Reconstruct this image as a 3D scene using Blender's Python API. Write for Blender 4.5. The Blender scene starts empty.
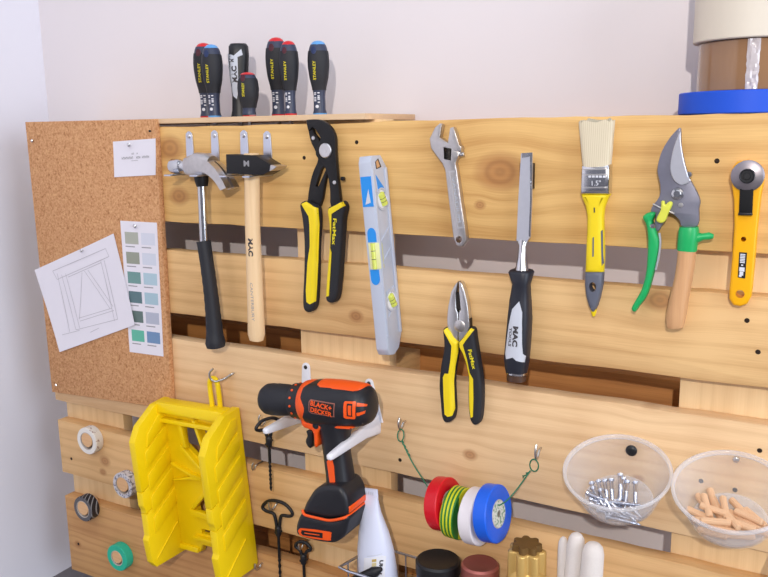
import bpy, bmesh, math, random
from mathutils import Vector, Matrix
from mathutils.geometry import tessellate_polygon
from mathutils.bvhtree import BVHTree

# All shapes are written in millimetres: X along the pallet, Y into the wall, Z up.
# The front face of the pallet's deck boards is Y = 0, the back wall is Y = 144.
random.seed(7)
S = 0.001
scene = bpy.context.scene
COL = scene.collection
BVH = {}
LOC = {}

# ------------------------------------------------------------------ materials
def lin(c):
    return tuple(((v/255)/12.92 if v/255 <= .04045 else ((v/255+.055)/1.055)**2.4) for v in c) + (1,)

def new_mat(name):
    m = bpy.data.materials.new(name)
    m.use_nodes = True
    nt = m.node_tree
    return m, nt, nt.nodes['Principled BSDF']

def mat(name, rgb, rough=.5, metal=0, noise=.06, nscale=60, bump=0, coat=0, spec=.5, alpha=1, trans=0, ior=1.45, sheen=0):
    m, nt, b = new_mat(name)
    c = lin(rgb)
    tc = nt.nodes.new('ShaderNodeTexCoord')
    n = nt.nodes.new('ShaderNodeTexNoise')
    n.inputs['Scale'].default_value = nscale
    n.inputs['Detail'].default_value = 4
    nt.links.new(tc.outputs['Object'], n.inputs['Vector'])
    mx = nt.nodes.new('ShaderNodeMix'); mx.data_type = 'RGBA'
    mx.inputs[6].default_value = tuple(v*(1-noise) for v in c[:3]) + (1,)
    mx.inputs[7].default_value = tuple(min(1, v*(1+noise)) for v in c[:3]) + (1,)
    nt.links.new(n.outputs['Fac'], mx.inputs[0])
    nt.links.new(mx.outputs[2], b.inputs['Base Color'])
    b.inputs['Roughness'].default_value = rough
    b.inputs['Metallic'].default_value = metal
    b.inputs['Specular IOR Level'].default_value = spec
    b.inputs['Coat Weight'].default_value = coat
    b.inputs['Alpha'].default_value = alpha
    b.inputs['Transmission Weight'].default_value = trans
    b.inputs['IOR'].default_value = ior
    b.inputs['Sheen Weight'].default_value = sheen
    if bump:
        bp = nt.nodes.new('ShaderNodeBump')
        bp.inputs['Strength'].default_value = bump
        bp.inputs['Distance'].default_value = .001
        nt.links.new(n.outputs['Fac'], bp.inputs['Height'])
        nt.links.new(bp.outputs['Normal'], b.inputs['Normal'])
    return m

def math_node(nt, op, a=None, b=None):
    n = nt.nodes.new('ShaderNodeMath'); n.operation = op
    for i, v in enumerate((a, b)):
        if v is None: continue
        if isinstance(v, (int, float)): n.inputs[i].default_value = v
        else: nt.links.new(v, n.inputs[i])
    return n.outputs[0]

def wood(name, dark, light, axis='X', scale=1, knots=(), rough=.62, seed=0, ring=1, contrast=1):
    """Grain that runs along one axis, bent around round knots (x, z, radius in mm)."""
    m, nt, b = new_mat(name)
    tc = nt.nodes.new('ShaderNodeTexCoord')
    sep = nt.nodes.new('ShaderNodeSeparateXYZ')
    nt.links.new(tc.outputs['Object'], sep.inputs[0])
    X, Y, Z = sep.outputs
    U, V = (X, Z) if axis == 'X' else (Z, X)
    bend = None; kmask = None; kcore = None
    for kx, kz, r in knots:
        dx = math_node(nt, 'SUBTRACT', X, kx*S); dz = math_node(nt, 'SUBTRACT', Z, kz*S)
        d2 = math_node(nt, 'ADD', math_node(nt, 'MULTIPLY', math_node(nt, 'MULTIPLY', dx, dx), .55 if axis == 'X' else 1),
                       math_node(nt, 'MULTIPLY', math_node(nt, 'MULTIPLY', dz, dz), 1 if axis == 'X' else .55))
        d = math_node(nt, 'DIVIDE', math_node(nt, 'SQRT', d2), r*S)
        g = math_node(nt, 'POWER', 2.0, math_node(nt, 'MULTIPLY', math_node(nt, 'MULTIPLY', d, d), -.35))
        sgn = dz if axis == 'X' else dx
        w = math_node(nt, 'MULTIPLY', math_node(nt, 'MULTIPLY', g, sgn), -.62)
        bend = w if bend is None else math_node(nt, 'ADD', bend, w)
        mp = nt.nodes.new('ShaderNodeMapRange')
        mp.inputs[1].default_value = .55; mp.inputs[2].default_value = 1.15; mp.inputs[3].default_value = 1; mp.inputs[4].default_value = 0
        nt.links.new(d, mp.inputs[0])
        kmask = mp.outputs[0] if kmask is None else math_node(nt, 'MAXIMUM', kmask, mp.outputs[0])
        rg = math_node(nt, 'MULTIPLY', math_node(nt, 'SINE', math_node(nt, 'MULTIPLY', d, 15)), mp.outputs[0])
        kcore = rg if kcore is None else math_node(nt, 'ADD', kcore, rg)
    if bend is not None: V = math_node(nt, 'ADD', V, bend)
    cb = nt.nodes.new('ShaderNodeCombineXYZ')
    nt.links.new(math_node(nt, 'ADD', math_node(nt, 'MULTIPLY', U, 1.6*scale), seed*3.17), cb.inputs[0])
    nt.links.new(math_node(nt, 'MULTIPLY', V, 34*scale), cb.inputs[1])
    nt.links.new(math_node(nt, 'ADD', math_node(nt, 'MULTIPLY', Y, 20*scale), seed*1.7), cb.inputs[2])
    n1 = nt.nodes.new('ShaderNodeTexNoise'); n1.inputs['Scale'].default_value = 1; n1.inputs['Detail'].default_value = 5; n1.inputs['Roughness'].default_value = .5
    nt.links.new(cb.outputs[0], n1.inputs['Vector'])
    # growth rings: a sine of the warped distance across the board
    ph = math_node(nt, 'ADD', math_node(nt, 'MULTIPLY', n1.outputs['Fac'], 13), math_node(nt, 'MULTIPLY', V, 330*scale*ring))
    sn = math_node(nt, 'MULTIPLY', math_node(nt, 'ADD', math_node(nt, 'SINE', ph), 1), .5)
    sn = math_node(nt, 'POWER', sn, 2.2)
    cb2 = nt.nodes.new('ShaderNodeCombineXYZ')
    nt.links.new(math_node(nt, 'MULTIPLY', U, 18*scale), cb2.inputs[0])
    nt.links.new(math_node(nt, 'MULTIPLY', V, 900*scale), cb2.inputs[1])
    nt.links.new(math_node(nt, 'MULTIPLY', Y, 300), cb2.inputs[2])
    n2 = nt.nodes.new('ShaderNodeTexNoise'); n2.inputs['Scale'].default_value = 1; n2.inputs['Detail'].default_value = 3
    nt.links.new(cb2.outputs[0], n2.inputs['Vector'])
    n3 = nt.nodes.new('ShaderNodeTexNoise'); n3.inputs['Scale'].default_value = 7; n3.inputs['Detail'].default_value = 3
    nt.links.new(tc.outputs['Object'], n3.inputs['Vector'])
    f = math_node(nt, 'ADD', math_node(nt, 'MULTIPLY', sn, .26*contrast), math_node(nt, 'MULTIPLY', math_node(nt, 'SUBTRACT', n2.outputs['Fac'], .5), .62*contrast))
    f = math_node(nt, 'ADD', f, math_node(nt, 'MULTIPLY', math_node(nt, 'SUBTRACT', n3.outputs['Fac'], .42), 1.1*contrast))
    f = math_node(nt, 'ADD', f, math_node(nt, 'MULTIPLY', math_node(nt, 'SUBTRACT', n1.outputs['Fac'], .45), .75*contrast))
    f.node.use_clamp = True
    mx = nt.nodes.new('ShaderNodeMix'); mx.data_type = 'RGBA'
    mx.inputs[6].default_value = lin(light); mx.inputs[7].default_value = lin(dark)
    nt.links.new(f, mx.inputs[0])
    out = mx.outputs[2]
    if kmask is not None:
        mk = nt.nodes.new('ShaderNodeMix'); mk.data_type = 'RGBA'
        mk.inputs[6].default_value = lin((172, 112, 62)); mk.inputs[7].default_value = lin((140, 84, 48))
        nt.links.new(math_node(nt, 'ADD', math_node(nt, 'MULTIPLY', kcore, .4), n3.outputs['Fac']), mk.inputs[0])
        m3 = nt.nodes.new('ShaderNodeMix'); m3.data_type = 'RGBA'
        nt.links.new(math_node(nt, 'MULTIPLY', kmask, .62), m3.inputs[0]); nt.links.new(out, m3.inputs[6]); nt.links.new(mk.outputs[2], m3.inputs[7])
        out = m3.outputs[2]
    nt.links.new(out, b.inputs['Base Color'])
    b.inputs['Roughness'].default_value = rough
    b.inputs['Specular IOR Level'].default_value = .35
    bp = nt.nodes.new('ShaderNodeBump'); bp.inputs['Strength'].default_value = .25; bp.inputs['Distance'].default_value = .0006
    nt.links.new(n2.outputs['Fac'], bp.inputs['Height']); nt.links.new(bp.outputs['Normal'], b.inputs['Normal'])
    return m

def cork_mat():
    m, nt, b = new_mat('cork')
    tc = nt.nodes.new('ShaderNodeTexCoord')
    v = nt.nodes.new('ShaderNodeTexVoronoi'); v.inputs['Scale'].default_value = 420
    nt.links.new(tc.outputs['Object'], v.inputs['Vector'])
    n = nt.nodes.new('ShaderNodeTexNoise'); n.inputs['Scale'].default_value = 230; n.inputs['Detail'].default_value = 3
    nt.links.new(tc.outputs['Object'], n.inputs['Vector'])
    f = math_node(nt, 'ADD', math_node(nt, 'MULTIPLY', v.outputs['Color'], .35), math_node(nt, 'MULTIPLY', n.outputs['Fac'], .75))
    r = nt.nodes.new('ShaderNodeValToRGB')
    e = r.color_ramp.elements
    e[0].position = .22; e[0].color = lin((140, 94, 60)); e[1].position = .85; e[1].color = lin((216, 170, 122))
    x = e.new(.42); x.color = lin((186, 134, 92)); x = e.new(.6); x.color = lin((202, 152, 110))
    nt.links.new(f, r.inputs[0]); nt.links.new(r.outputs[0], b.inputs['Base Color'])
    b.inputs['Roughness'].default_value = .9; b.inputs['Specular IOR Level'].default_value = .15
    bp = nt.nodes.new('ShaderNodeBump'); bp.inputs['Strength'].default_value = .4; bp.inputs['Distance'].default_value = .001
    nt.links.new(f, bp.inputs['Height']); nt.links.new(bp.outputs['Normal'], b.inputs['Normal'])
    return m

def brushed(name, rgb, rough=.32, axis='Z'):
    m, nt, b = new_mat(name)
    tc = nt.nodes.new('ShaderNodeTexCoord'); mp = nt.nodes.new('ShaderNodeMapping')
    mp.inputs['Scale'].default_value = (900, 900, 30) if axis == 'Z' else (30, 900, 900)
    nt.links.new(tc.outputs['Object'], mp.inputs[0])
    n = nt.nodes.new('ShaderNodeTexNoise'); n.inputs['Scale'].default_value = 1; n.inputs['Detail'].default_value = 3
    nt.links.new(mp.outputs[0], n.inputs['Vector'])
    r = nt.nodes.new('ShaderNodeMapRange'); r.inputs[3].default_value = rough-.08; r.inputs[4].default_value = rough+.12
    nt.links.new(n.outputs['Fac'], r.inputs[0]); nt.links.new(r.outputs[0], b.inputs['Roughness'])
    b.inputs['Base Color'].default_value = lin(rgb); b.inputs['Metallic'].default_value = 1
    return m

def stripes(name, c1, c2, axis, width, skew=0, rough=.45, duty=.5):
    """Printed stripes across one object axis (0 X, 1 Y, 2 Z); width in mm; skew mixes in the next axis."""
    m, nt, b = new_mat(name)
    tc = nt.nodes.new('ShaderNodeTexCoord'); sep = nt.nodes.new('ShaderNodeSeparateXYZ')
    nt.links.new(tc.outputs['Object'], sep.inputs[0])
    v = sep.outputs[axis]
    if skew: v = math_node(nt, 'ADD', v, math_node(nt, 'MULTIPLY', sep.outputs[(axis+1) % 3], skew))
    fr = math_node(nt, 'FRACT', math_node(nt, 'ADD', math_node(nt, 'DIVIDE', v, width*S), 50.0))
    st = math_node(nt, 'LESS_THAN', fr, duty)
    mx = nt.nodes.new('ShaderNodeMix'); mx.data_type = 'RGBA'
    mx.inputs[6].default_value = lin(c1); mx.inputs[7].default_value = lin(c2)
    nt.links.new(st, mx.inputs[0]); nt.links.new(mx.outputs[2], b.inputs['Base Color'])
    b.inputs['Roughness'].default_value = rough
    return m

def speckle(name, c1, c2, scale, lo, hi, rough=.5):
    m, nt, b = new_mat(name)
    tc = nt.nodes.new('ShaderNodeTexCoord')
    n = nt.nodes.new('ShaderNodeTexNoise'); n.inputs['Scale'].default_value = scale; n.inputs['Detail'].default_value = 2
    nt.links.new(tc.outputs['Object'], n.inputs['Vector'])
    r = nt.nodes.new('ShaderNodeMapRange'); r.inputs[1].default_value = lo; r.inputs[2].default_value = hi
    nt.links.new(n.outputs['Fac'], r.inputs[0])
    mx = nt.nodes.new('ShaderNodeMix'); mx.data_type = 'RGBA'
    mx.inputs[6].default_value = lin(c1); mx.inputs[7].default_value = lin(c2)
    nt.links.new(r.outputs[0], mx.inputs[0]); nt.links.new(mx.outputs[2], b.inputs['Base Color'])
    b.inputs['Roughness'].default_value = rough
    return m

def clear_plastic(name, rgb, alpha, rough=.15):
    m, nt, b = new_mat(name)
    b.inputs['Base Color'].default_value = lin(rgb); b.inputs['Roughness'].default_value = rough
    tr = nt.nodes.new('ShaderNodeBsdfTransparent'); tr.inputs[0].default_value = (.98, .98, .98, 1)
    fz = nt.nodes.new('ShaderNodeLayerWeight'); fz.inputs['Blend'].default_value = .35
    n = nt.nodes.new('ShaderNodeTexNoise'); n.inputs['Scale'].default_value = 30
    f = math_node(nt, 'ADD', math_node(nt, 'MULTIPLY', fz.outputs['Facing'], .28), math_node(nt, 'ADD', alpha-.03, math_node(nt, 'MULTIPLY', n.outputs['Fac'], .06)))
    mx = nt.nodes.new('ShaderNodeMixShader')
    nt.links.new(f, mx.inputs[0]); nt.links.new(tr.outputs[0], mx.inputs[1]); nt.links.new(b.outputs[0], mx.inputs[2])
    nt.links.new(mx.outputs[0], nt.nodes['Material Output'].inputs['Surface'])
    return m

# ------------------------------------------------------------------ mesh building
def crom(pts, n=4, closed=True):
    """Catmull-Rom resampling of a 2-D or 3-D polyline."""
    P = [Vector(p) for p in pts]; N = len(P); out = []
    for i in range(N if closed else N-1):
        a, b, c, d = (P[(i-1) % N], P[i], P[(i+1) % N], P[(i+2) % N]) if closed else (P[max(i-1, 0)], P[i], P[i+1], P[min(i+2, N-1)])
        for k in range(n):
            t = k/n
            out.append(.5*((2*b)+(c-a)*t+(2*a-5*b+4*c-d)*t*t+(3*b-a-3*c+d)*t*t*t))
    if not closed: out.append(P[-1])
    return [tuple(p) for p in out]

def area2(p):
    return sum(p[i][0]*p[(i+1) % len(p)][1]-p[(i+1) % len(p)][0]*p[i][1] for i in range(len(p)))/2

def inset(p, r):
    N = len(p); out = []
    for i in range(N):
        a = Vector(p[i-1]); b = Vector(p[i]); c = Vector(p[(i+1) % N])
        e1 = (b-a); e2 = (c-b)
        if e1.length < 1e-6 or e2.length < 1e-6: out.append(tuple(b)); continue
        e1.normalize(); e2.normalize()
        n1 = Vector((-e1.y, e1.x)); n2 = Vector((-e2.y, e2.x))
        n = n1+n2
        if n.length < .3: n = n1
        n.normalize()
        k = min(1.5, 1/max(.3, n.dot(n1)))
        out.append(tuple(b+n*r*k))
    return out

def frame_from(d, ref=Vector((0, 1, 0))):
    d = d.normalized()
    if abs(d.dot(ref)) > .95: ref = Vector((1, 0, 0))
    a = ref.cross(d).normalized()     # across, in the picture-parallel plane
    b = d.cross(a).normalized()       # towards / away from the wall
    return a, b

class MB:
    def __init__(s):
        s.bm = bmesh.new()
    def ngon_cap(s, loops, flip):
        """loops: list of lists of BMVert that lie in one plane (outer, holes...)"""
        polys = [[Vector((v.co.x, v.co.z, 0)) for v in l] for l in loops]
        flat = [v for l in loops for v in l]
        for t in tessellate_polygon(polys):
            vs = [flat[i] for i in t]
            if flip: vs.reverse()
            try: s.bm.faces.new(vs)
            except ValueError: pass
    def plate(s, pts, y0, y1, r=0, seg=3, holes=(), smooth=0, rb=None):
        """Extrusion of an XZ outline from y0 (front) to y1 (back) with rounded edges of radius r."""
        if smooth: pts = crom(pts, smooth)
        pts = [tuple(p) for p in pts]
        if area2(pts) < 0: pts = pts[::-1]
        rb = r if rb is None else rb
        layers = []
        def off(rad, front):
            L = []
            for k in range(seg+1):
                t = math.pi/2*k/seg
                L.append((rad*(1-math.sin(t)), (y0+rad*(1-math.cos(t))) if front else (y1-rad*(1-math.cos(t)))))
            return L
        if r > 0: layers += off(r, True)
        else: layers.append((0, y0))
        bk = off(rb, False)[::-1] if rb > 0 else [(0, y1)]
        layers += bk
        rings = []
        for ins, y in layers:
            q = inset(pts, ins) if ins > 1e-6 else pts
            rings.append([s.bm.verts.new((p[0], y, p[1])) for p in q])
        N = len(pts)
        for A, B in zip(rings, rings[1:]):
            for i in range(N):
                j = (i+1) % N
                s.bm.faces.new((A[i], A[j], B[j], B[i]))
        hf, hb = [], []
        for h in holes:
            h = [tuple(p) for p in h]
            if area2(h) > 0: h = h[::-1]
            f = [s.bm.verts.new((p[0], y0, p[1])) for p in h]; b = [s.bm.verts.new((p[0], y1, p[1])) for p in h]
            for i in range(len(h)):
                j = (i+1) % len(h); s.bm.faces.new((f[i], f[j], b[j], b[i]))
            hf.append(f); hb.append(b)
        s.ngon_cap([rings[0]]+hf, False); s.ngon_cap([rings[-1]]+hb, True)
        return s
    def box(s, x0, x1, y0, y1, z0, z1, bev=0, seg=2, M=None):
        r = bmesh.ops.create_cube(s.bm, size=1)
        vs = r['verts']
        for v in vs: v.co = Vector((x0+(x1-x0)*(v.co.x+.5), y0+(y1-y0)*(v.co.y+.5), z0+(z1-z0)*(v.co.z+.5)))
        if bev:
            es = list({e for v in vs for e in v.link_edges})
            q = bmesh.ops.bevel(s.bm, geom=es, offset=bev, segments=seg, profile=.5, affect='EDGES', clamp_overlap=True)
            vs = list({v for f in q['faces'] for v in f.verts} | {v for v in vs if v.is_valid})
        if M is not None:
            for v in vs: v.co = M @ v.co
        return s
    def loft(s, stations, n=20, exp=2, ref=Vector((0, 1, 0)), cap=True, d0=None):
        """stations: (centre, half width, half depth); cross-sections are superellipses."""
        C = [Vector(t[0]) for t in stations]; rings = []
        for i, t in enumerate(stations):
            d = C[min(i+1, len(C)-1)]-C[max(i-1, 0)]
            if d0 is not None: d = Vector(d0)
            a, b = frame_from(d, ref)
            ex = t[3] if len(t) > 3 else exp
            ring = []
            for k in range(n):
                th = 2*math.pi*k/n; c, q = math.cos(th), math.sin(th)
                ring.append(s.bm.verts.new(C[i]+a*t[1]*math.copysign(abs(c)**(2/ex), c)+b*t[2]*math.copysign(abs(q)**(2/ex), q)))
            rings.append(ring)
        for A, B in zip(rings, rings[1:]):
            for k in range(n):
                j = (k+1) % n; s.bm.faces.new((A[k], A[j], B[j], B[k]))
        if cap:
            s.bm.faces.new(rings[0][::-1]); s.bm.faces.new(rings[-1])
        return s
    def tube(s, path, r, n=10, smooth=0, closed=False):
        if smooth: path = crom(path, smooth, closed)
        P = [Vector(p) for p in path]; N = len(P); rings = []
        d = (P[1]-P[0]).normalized(); a, b = frame_from(d); prev = d
        for i in range(N):
            if closed: d = P[(i+1) % N]-P[i-1]
            else: d = P[min(i+1, N-1)]-P[max(i-1, 0)]
            d.normalize()
            q = prev.rotation_difference(d); a = q @ a; b = q @ b; prev = d
            rr = r[i] if isinstance(r, (list, tuple)) else r
            rings.append([s.bm.verts.new(P[i]+(a*math.cos(2*math.pi*k/n)+b*math.sin(2*math.pi*k/n))*rr) for k in range(n)])
        pairs = list(zip(rings, rings[1:]))+([(rings[-1], rings[0])] if closed else [])
        for A, B in pairs:
            best = 0
            if closed and A is rings[-1]:
                best = min(range(n), key=lambda o: sum((A[k].co-B[(k+o) % n].co).length for k in range(n)))
            for k in range(n):
                j = (k+1) % n; s.bm.faces.new((A[k], A[j], B[(j+best) % n], B[(k+best) % n]))
        if not closed:
            s.bm.faces.new(rings[0][::-1]); s.bm.faces.new(rings[-1])
        return s
    def lathe(s, prof, origin, axis, n=32, closed=False):
        """prof: (radius, height along axis); closed joins last to first (a ring)."""
        o = Vector(origin); d = Vector(axis).normalized(); a, b = frame_from(d, Vector((0, 0, 1)) if abs(d.z) < .9 else Vector((0, 1, 0)))
        rings = []
        for r, h in prof:
            if r < 1e-6: rings.append([s.bm.verts.new(o+d*h)])
            else: rings.append([s.bm.verts.new(o+d*h+(a*math.cos(2*math.pi*k/n)+b*math.sin(2*math.pi*k/n))*r) for k in range(n)])
        prs = list(zip(rings, rings[1:]))+([(rings[-1], rings[0])] if closed else [])
        for A, B in prs:
            if len(A) == 1 and len(B) == 1: continue
            for k in range(n):
                j = (k+1) % n
                if len(A) == 1: s.bm.faces.new((A[0], B[j], B[k]))
                elif len(B) == 1: s.bm.faces.new((A[k], A[j], B[0]))
                else: s.bm.faces.new((A[k], A[j], B[j], B[k]))
        if not closed:
            if len(rings[0]) > 1: s.bm.faces.new(rings[0][::-1])
            if len(rings[-1]) > 1: s.bm.faces.new(rings[-1])
        return s
    def build(s, name, m, parent=None, loc=None, ang=35, subsurf=0):
        bmesh.ops.recalc_face_normals(s.bm, faces=s.bm.faces)
        me = bpy.data.meshes.new(name)
        origin = LOC[parent.name] if parent is not None else Vector(loc if loc is not None else (0, 0, 0))
        BVHT = BVHTree.FromBMesh(s.bm)
        for v in s.bm.verts: v.co = (v.co-origin)*S
        for f in s.bm.faces: f.smooth = True
        s.bm.to_mesh(me); s.bm.free()
        me.set_sharp_from_angle(angle=math.radians(ang))
        me.materials.append(m)
        o = bpy.data.objects.new(name, me)
        COL.objects.link(o)
        if parent is not None: o.parent = parent
        else: o.location = origin*S
        LOC[o.name] = origin; BVH[o.name] = BVHT
        if subsurf:
            md = o.modifiers.new('Subdivision', 'SUBSURF'); md.levels = subsurf; md.render_levels = subsurf
        return o

def tag(o, label=None, cat=None, group=None, kind=None):
    if label: o['label'] = label
    if cat: o['category'] = cat
    if group: o['group'] = group
    if kind: o['kind'] = kind
    return o

def thing(name, label, cat, loc, group=None):
    o = bpy.data.objects.new(name, None); COL.objects.link(o)
    o.empty_display_size = .02
    o.location = Vector(loc)*S; LOC[o.name] = Vector(loc)
    return tag(o, label, cat, group)

def copy_tree(src, loc, label=None):
    """A copy of a thing with copies of its parts and sub-parts (mesh data shared)."""
    r = src.copy(); COL.objects.link(r); r.location = Vector(loc)*S; LOC[r.name] = Vector(loc)
    if label: r['label'] = label
    def kids(a, b):
        for ch in [o for o in COL.objects if o.parent == a]:
            c = ch.copy(); COL.objects.link(c); c.parent = b; kids(ch, c)
    kids(src, r)
    return r

def cast(targets, x, z, off, default):
    best = None
    for t in targets:
        h = BVH[t.name].ray_cast(Vector((x, -600, z)), Vector((0, 1, 0)))
        if h[0] is not None and (best is None or h[0].y < best): best = h[0].y
    return (best if best is not None else default)-off

def drape(bm, targets, off, skirt):
    ys = []
    for v in bm.verts:
        y = cast(targets, v.co.x, v.co.z, off, 1e6)
        if y < 1e5: v.co.y = y; ys.append(y)
        else: v.co.y = 1e6
    m = max(ys) if ys else 0
    for v in bm.verts:
        if v.co.y > 1e5: v.co.y = m
    if skirt:
        be = [e for e in bm.edges if len(e.link_faces) == 1]
        r = bmesh.ops.extrude_edge_only(bm, edges=be)
        for v in r['geom']:
            if isinstance(v, bmesh.types.BMVert): v.co.y += skirt

def decal(name, pts, m, parent, targets, off=.35, smooth=0, cell=3.0, skirt=1.0, holes=()):
    """A flush panel, print or moulded inlay laid on the front of other parts."""
    if smooth: pts = crom(pts, smooth)
    mb = MB(); polys = [[Vector((p[0], p[1], 0)) for p in L] for L in [pts]+list(holes)]
    vs = [mb.bm.verts.new((v.x, 0, v.y)) for L in polys for v in L]
    for t in tessellate_polygon(polys):
        try: mb.bm.faces.new([vs[i] for i in t])
        except ValueError: pass
    for _ in range(6):
        es = [e for e in mb.bm.edges if e.calc_length() > cell]
        if not es: break
        bmesh.ops.subdivide_edges(mb.bm, edges=es, cuts=1)
        bmesh.ops.triangulate(mb.bm, faces=[f for f in mb.bm.faces if len(f.verts) > 3])
    drape(mb.bm, targets, off, skirt)
    return mb.build(name, m, parent)

def bars(name, rects, m, parent, targets, off=.3):
    """Several small printed strokes as one mark: rects are lists of XZ corners."""
    mb = MB()
    for pts in rects:
        f = mb.bm.faces.new([mb.bm.verts.new((x, 0, z)) for x, z in pts])
    bmesh.ops.subdivide_edges(mb.bm, edges=mb.bm.edges[:], cuts=1)
    drape(mb.bm, targets, off, 0)
    return mb.build(name, m, parent)

def lettering(txt, m, parent, targets, centre, height, angle=0, off=.35, stretch=1, bold=.0, name='lettering', width=None):
    cu = bpy.data.curves.new('lettering', 'FONT'); cu.body = txt
    cu.align_x = 'CENTER'; cu.align_y = 'CENTER'; cu.offset = bold; cu.resolution_u = 3
    ob = bpy.data.objects.new('lettering_source', cu); COL.objects.link(ob)
    bpy.context.view_layer.update()
    me = bpy.data.meshes.new_from_object(ob.evaluated_get(bpy.context.evaluated_depsgraph_get()))
    bpy.data.objects.remove(ob); bpy.data.curves.remove(cu)
    mb = MB(); mb.bm.from_mesh(me); bpy.data.meshes.remove(me)
    xs = [v.co.x for v in mb.bm.verts]; ys = [v.co.y for v in mb.bm.verts]
    k = height/(max(ys)-min(ys)); kx = k*stretch if width is None else width/(max(xs)-min(xs))
    cx, cy = (max(xs)+min(xs))/2, (max(ys)+min(ys))/2
    a = math.radians(angle); ca, sa = math.cos(a), math.sin(a)
    for v in mb.bm.verts:
        x = (v.co.x-cx)*kx; y = (v.co.y-cy)*k
        v.co = Vector((centre[0]+x*ca-y*sa, 0, centre[1]+x*sa+y*ca))
    drape(mb.bm, targets, off, 0)
    return mb.build(name, m, parent)

def ring_profile(ri, ro, w, b=.8):
    return [(ri, b*.5), (ri+b*.5, 0), (ro-b, 0), (ro, b), (ro, w-b), (ro-b, w), (ri+b*.5, w), (ri, w-b*.5)]

def circle(cx, cz, r, n=20, rz=None):
    return [(cx+r*math.cos(2*math.pi*k/n), cz+(rz or r)*math.sin(2*math.pi*k/n)) for k in range(n)]

def mid(a, b, t=.5): return tuple(a[i]+(b[i]-a[i])*t for i in range(len(a)))

# ------------------------------------------------------------------ camera
cd = bpy.data.cameras.new('camera'); cam = bpy.data.objects.new('camera', cd); COL.objects.link(cam)
right = Vector((0.873443, 0.486721, -0.014119)); down = Vector((0.080624, -0.173158, -0.981589)); fwd = Vector((-0.480204, 0.856224, -0.190485))
cam.matrix_world = Matrix(((right.x, -down.x, -fwd.x, 1.19783), (right.y, -down.y, -fwd.y, -0.92777), (right.z, -down.z, -fwd.z, 0.79027), (0, 0, 0, 1)))
cd.sensor_width = 36; cd.lens = 814.36/768*36; cd.clip_start = .02
scene.camera = cam

# ------------------------------------------------------------------ light
def lamp(name, kind, loc, energy, color, **kw):
    l = bpy.data.lights.new(name, kind); l.energy = energy; l.color = color
    for k, v in kw.items(): setattr(l, k, v)
    o = bpy.data.objects.new(name, l); COL.objects.link(o); o.location = loc
    return o
lamp('room_lamp', 'POINT', (1.48, -1.79, 1.30), 86, (1, .925, .84), shadow_soft_size=.016)
wl = lamp('soft_fill_from_above', 'AREA', (1.1, -1.3, 2.7), 24, (.86, .91, 1), shape='RECTANGLE', size=2.6, size_y=1.6)  # added overhead fill, kept high so the board gaps stay dark
wl.rotation_euler = (Vector((.4, .1, .4))-Vector(wl.location)).to_track_quat('-Z', 'Y').to_euler()
ws = lamp('soft_fill_from_right', 'AREA', (3.6, -1.1, 1.1), 60, (.80, .88, 1), shape='RECTANGLE', size=1.6, size_y=1.8)  # unseen bluish fill added to brighten the left wall
ws.rotation_euler = (Vector((-.1, -.1, .5))-Vector(ws.location)).to_track_quat('-Z', 'Y').to_euler()
world = bpy.data.worlds.new('room_light'); scene.world = world; world.use_nodes = True
bg = world.node_tree.nodes['Background']; bg.inputs[1].default_value = .37
wt = world.node_tree; wtc = wt.nodes.new('ShaderNodeTexCoord'); wsp = wt.nodes.new('ShaderNodeSeparateXYZ'); wrp = wt.nodes.new('ShaderNodeValToRGB')
wt.links.new(wtc.outputs['Generated'], wsp.inputs[0]); wmr = wt.nodes.new('ShaderNodeMapRange'); wmr.inputs[1].default_value = -1; wmr.inputs[2].default_value = 1
wt.links.new(wsp.outputs[2], wmr.inputs[0]); wt.links.new(wmr.outputs[0], wrp.inputs[0]); wt.links.new(wrp.outputs[0], bg.inputs[0])
we = wrp.color_ramp.elements; we[0].position = .3; we[0].color = (.34, .32, .38, 1); we[1].position = .75; we[1].color = (1.0, 1.04, 1.2, 1)
wx = we.new(.5); wx.color = (.66, .68, .84, 1)
scene.view_settings.view_transform = 'Standard'; scene.view_settings.look = 'None'
scene.view_settings.gamma = 1; scene.view_settings.exposure = -.14; scene.view_settings.use_curve_mapping = False

# ------------------------------------------------------------------ materials
M = {}
M['wall'] = mat('painted_plaster', (226, 219, 221), .85, noise=.012, nscale=6, spec=.2)
M['wall_side'] = mat('painted_plaster_side', (224, 223, 232), .85, noise=.012, nscale=6, spec=.2)
M['floor'] = mat('grey_floor', (112, 108, 112), .7, noise=.1, nscale=40)
M['ply'] = wood('plywood_edge', (176, 140, 104), (222, 190, 152), seed=11, contrast=.7)
M['block'] = wood('block_wood', (176, 128, 78), (224, 184, 128), seed=5, ring=2, contrast=.8)
M['back'] = wood('back_board_wood', (140, 84, 40), (196, 136, 76), seed=8, contrast=1.1)
M['stringer'] = wood('stringer_wood', (204, 164, 112), (238, 206, 158), axis='Z', seed=3, contrast=.7)
M['cork'] = cork_mat()
M['paper'] = mat('white_paper', (226, 222, 230), .7, noise=.012, nscale=80)
M['ink'] = mat('grey_ink', (150, 148, 152), .7, noise=.02)
M['darkink'] = mat('dark_ink', (62, 58, 62), .6, noise=.02)
M['faintink'] = mat('faint_ink', (186, 182, 190), .7, noise=.02)
M['chrome'] = mat('chrome', (206, 206, 208), .16, 1, noise=.02)
M['steel'] = brushed('brushed_steel', (212, 210, 210), .32)
M['cast'] = mat('cast_steel', (200, 196, 194), .36, 1, noise=.12, nscale=200, bump=.15)
M['zinc'] = mat('zinc_plated_steel', (206, 210, 222), .3, 1, noise=.06, nscale=90)
M['darksteel'] = mat('dark_steel', (70, 66, 62), .45, 1, noise=.1)
M['wire'] = mat('galvanised_wire', (196, 192, 188), .3, 1, noise=.05)
M['black'] = mat('black_plastic', (26, 26, 30), .42, noise=.15, nscale=300, bump=.05)
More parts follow.
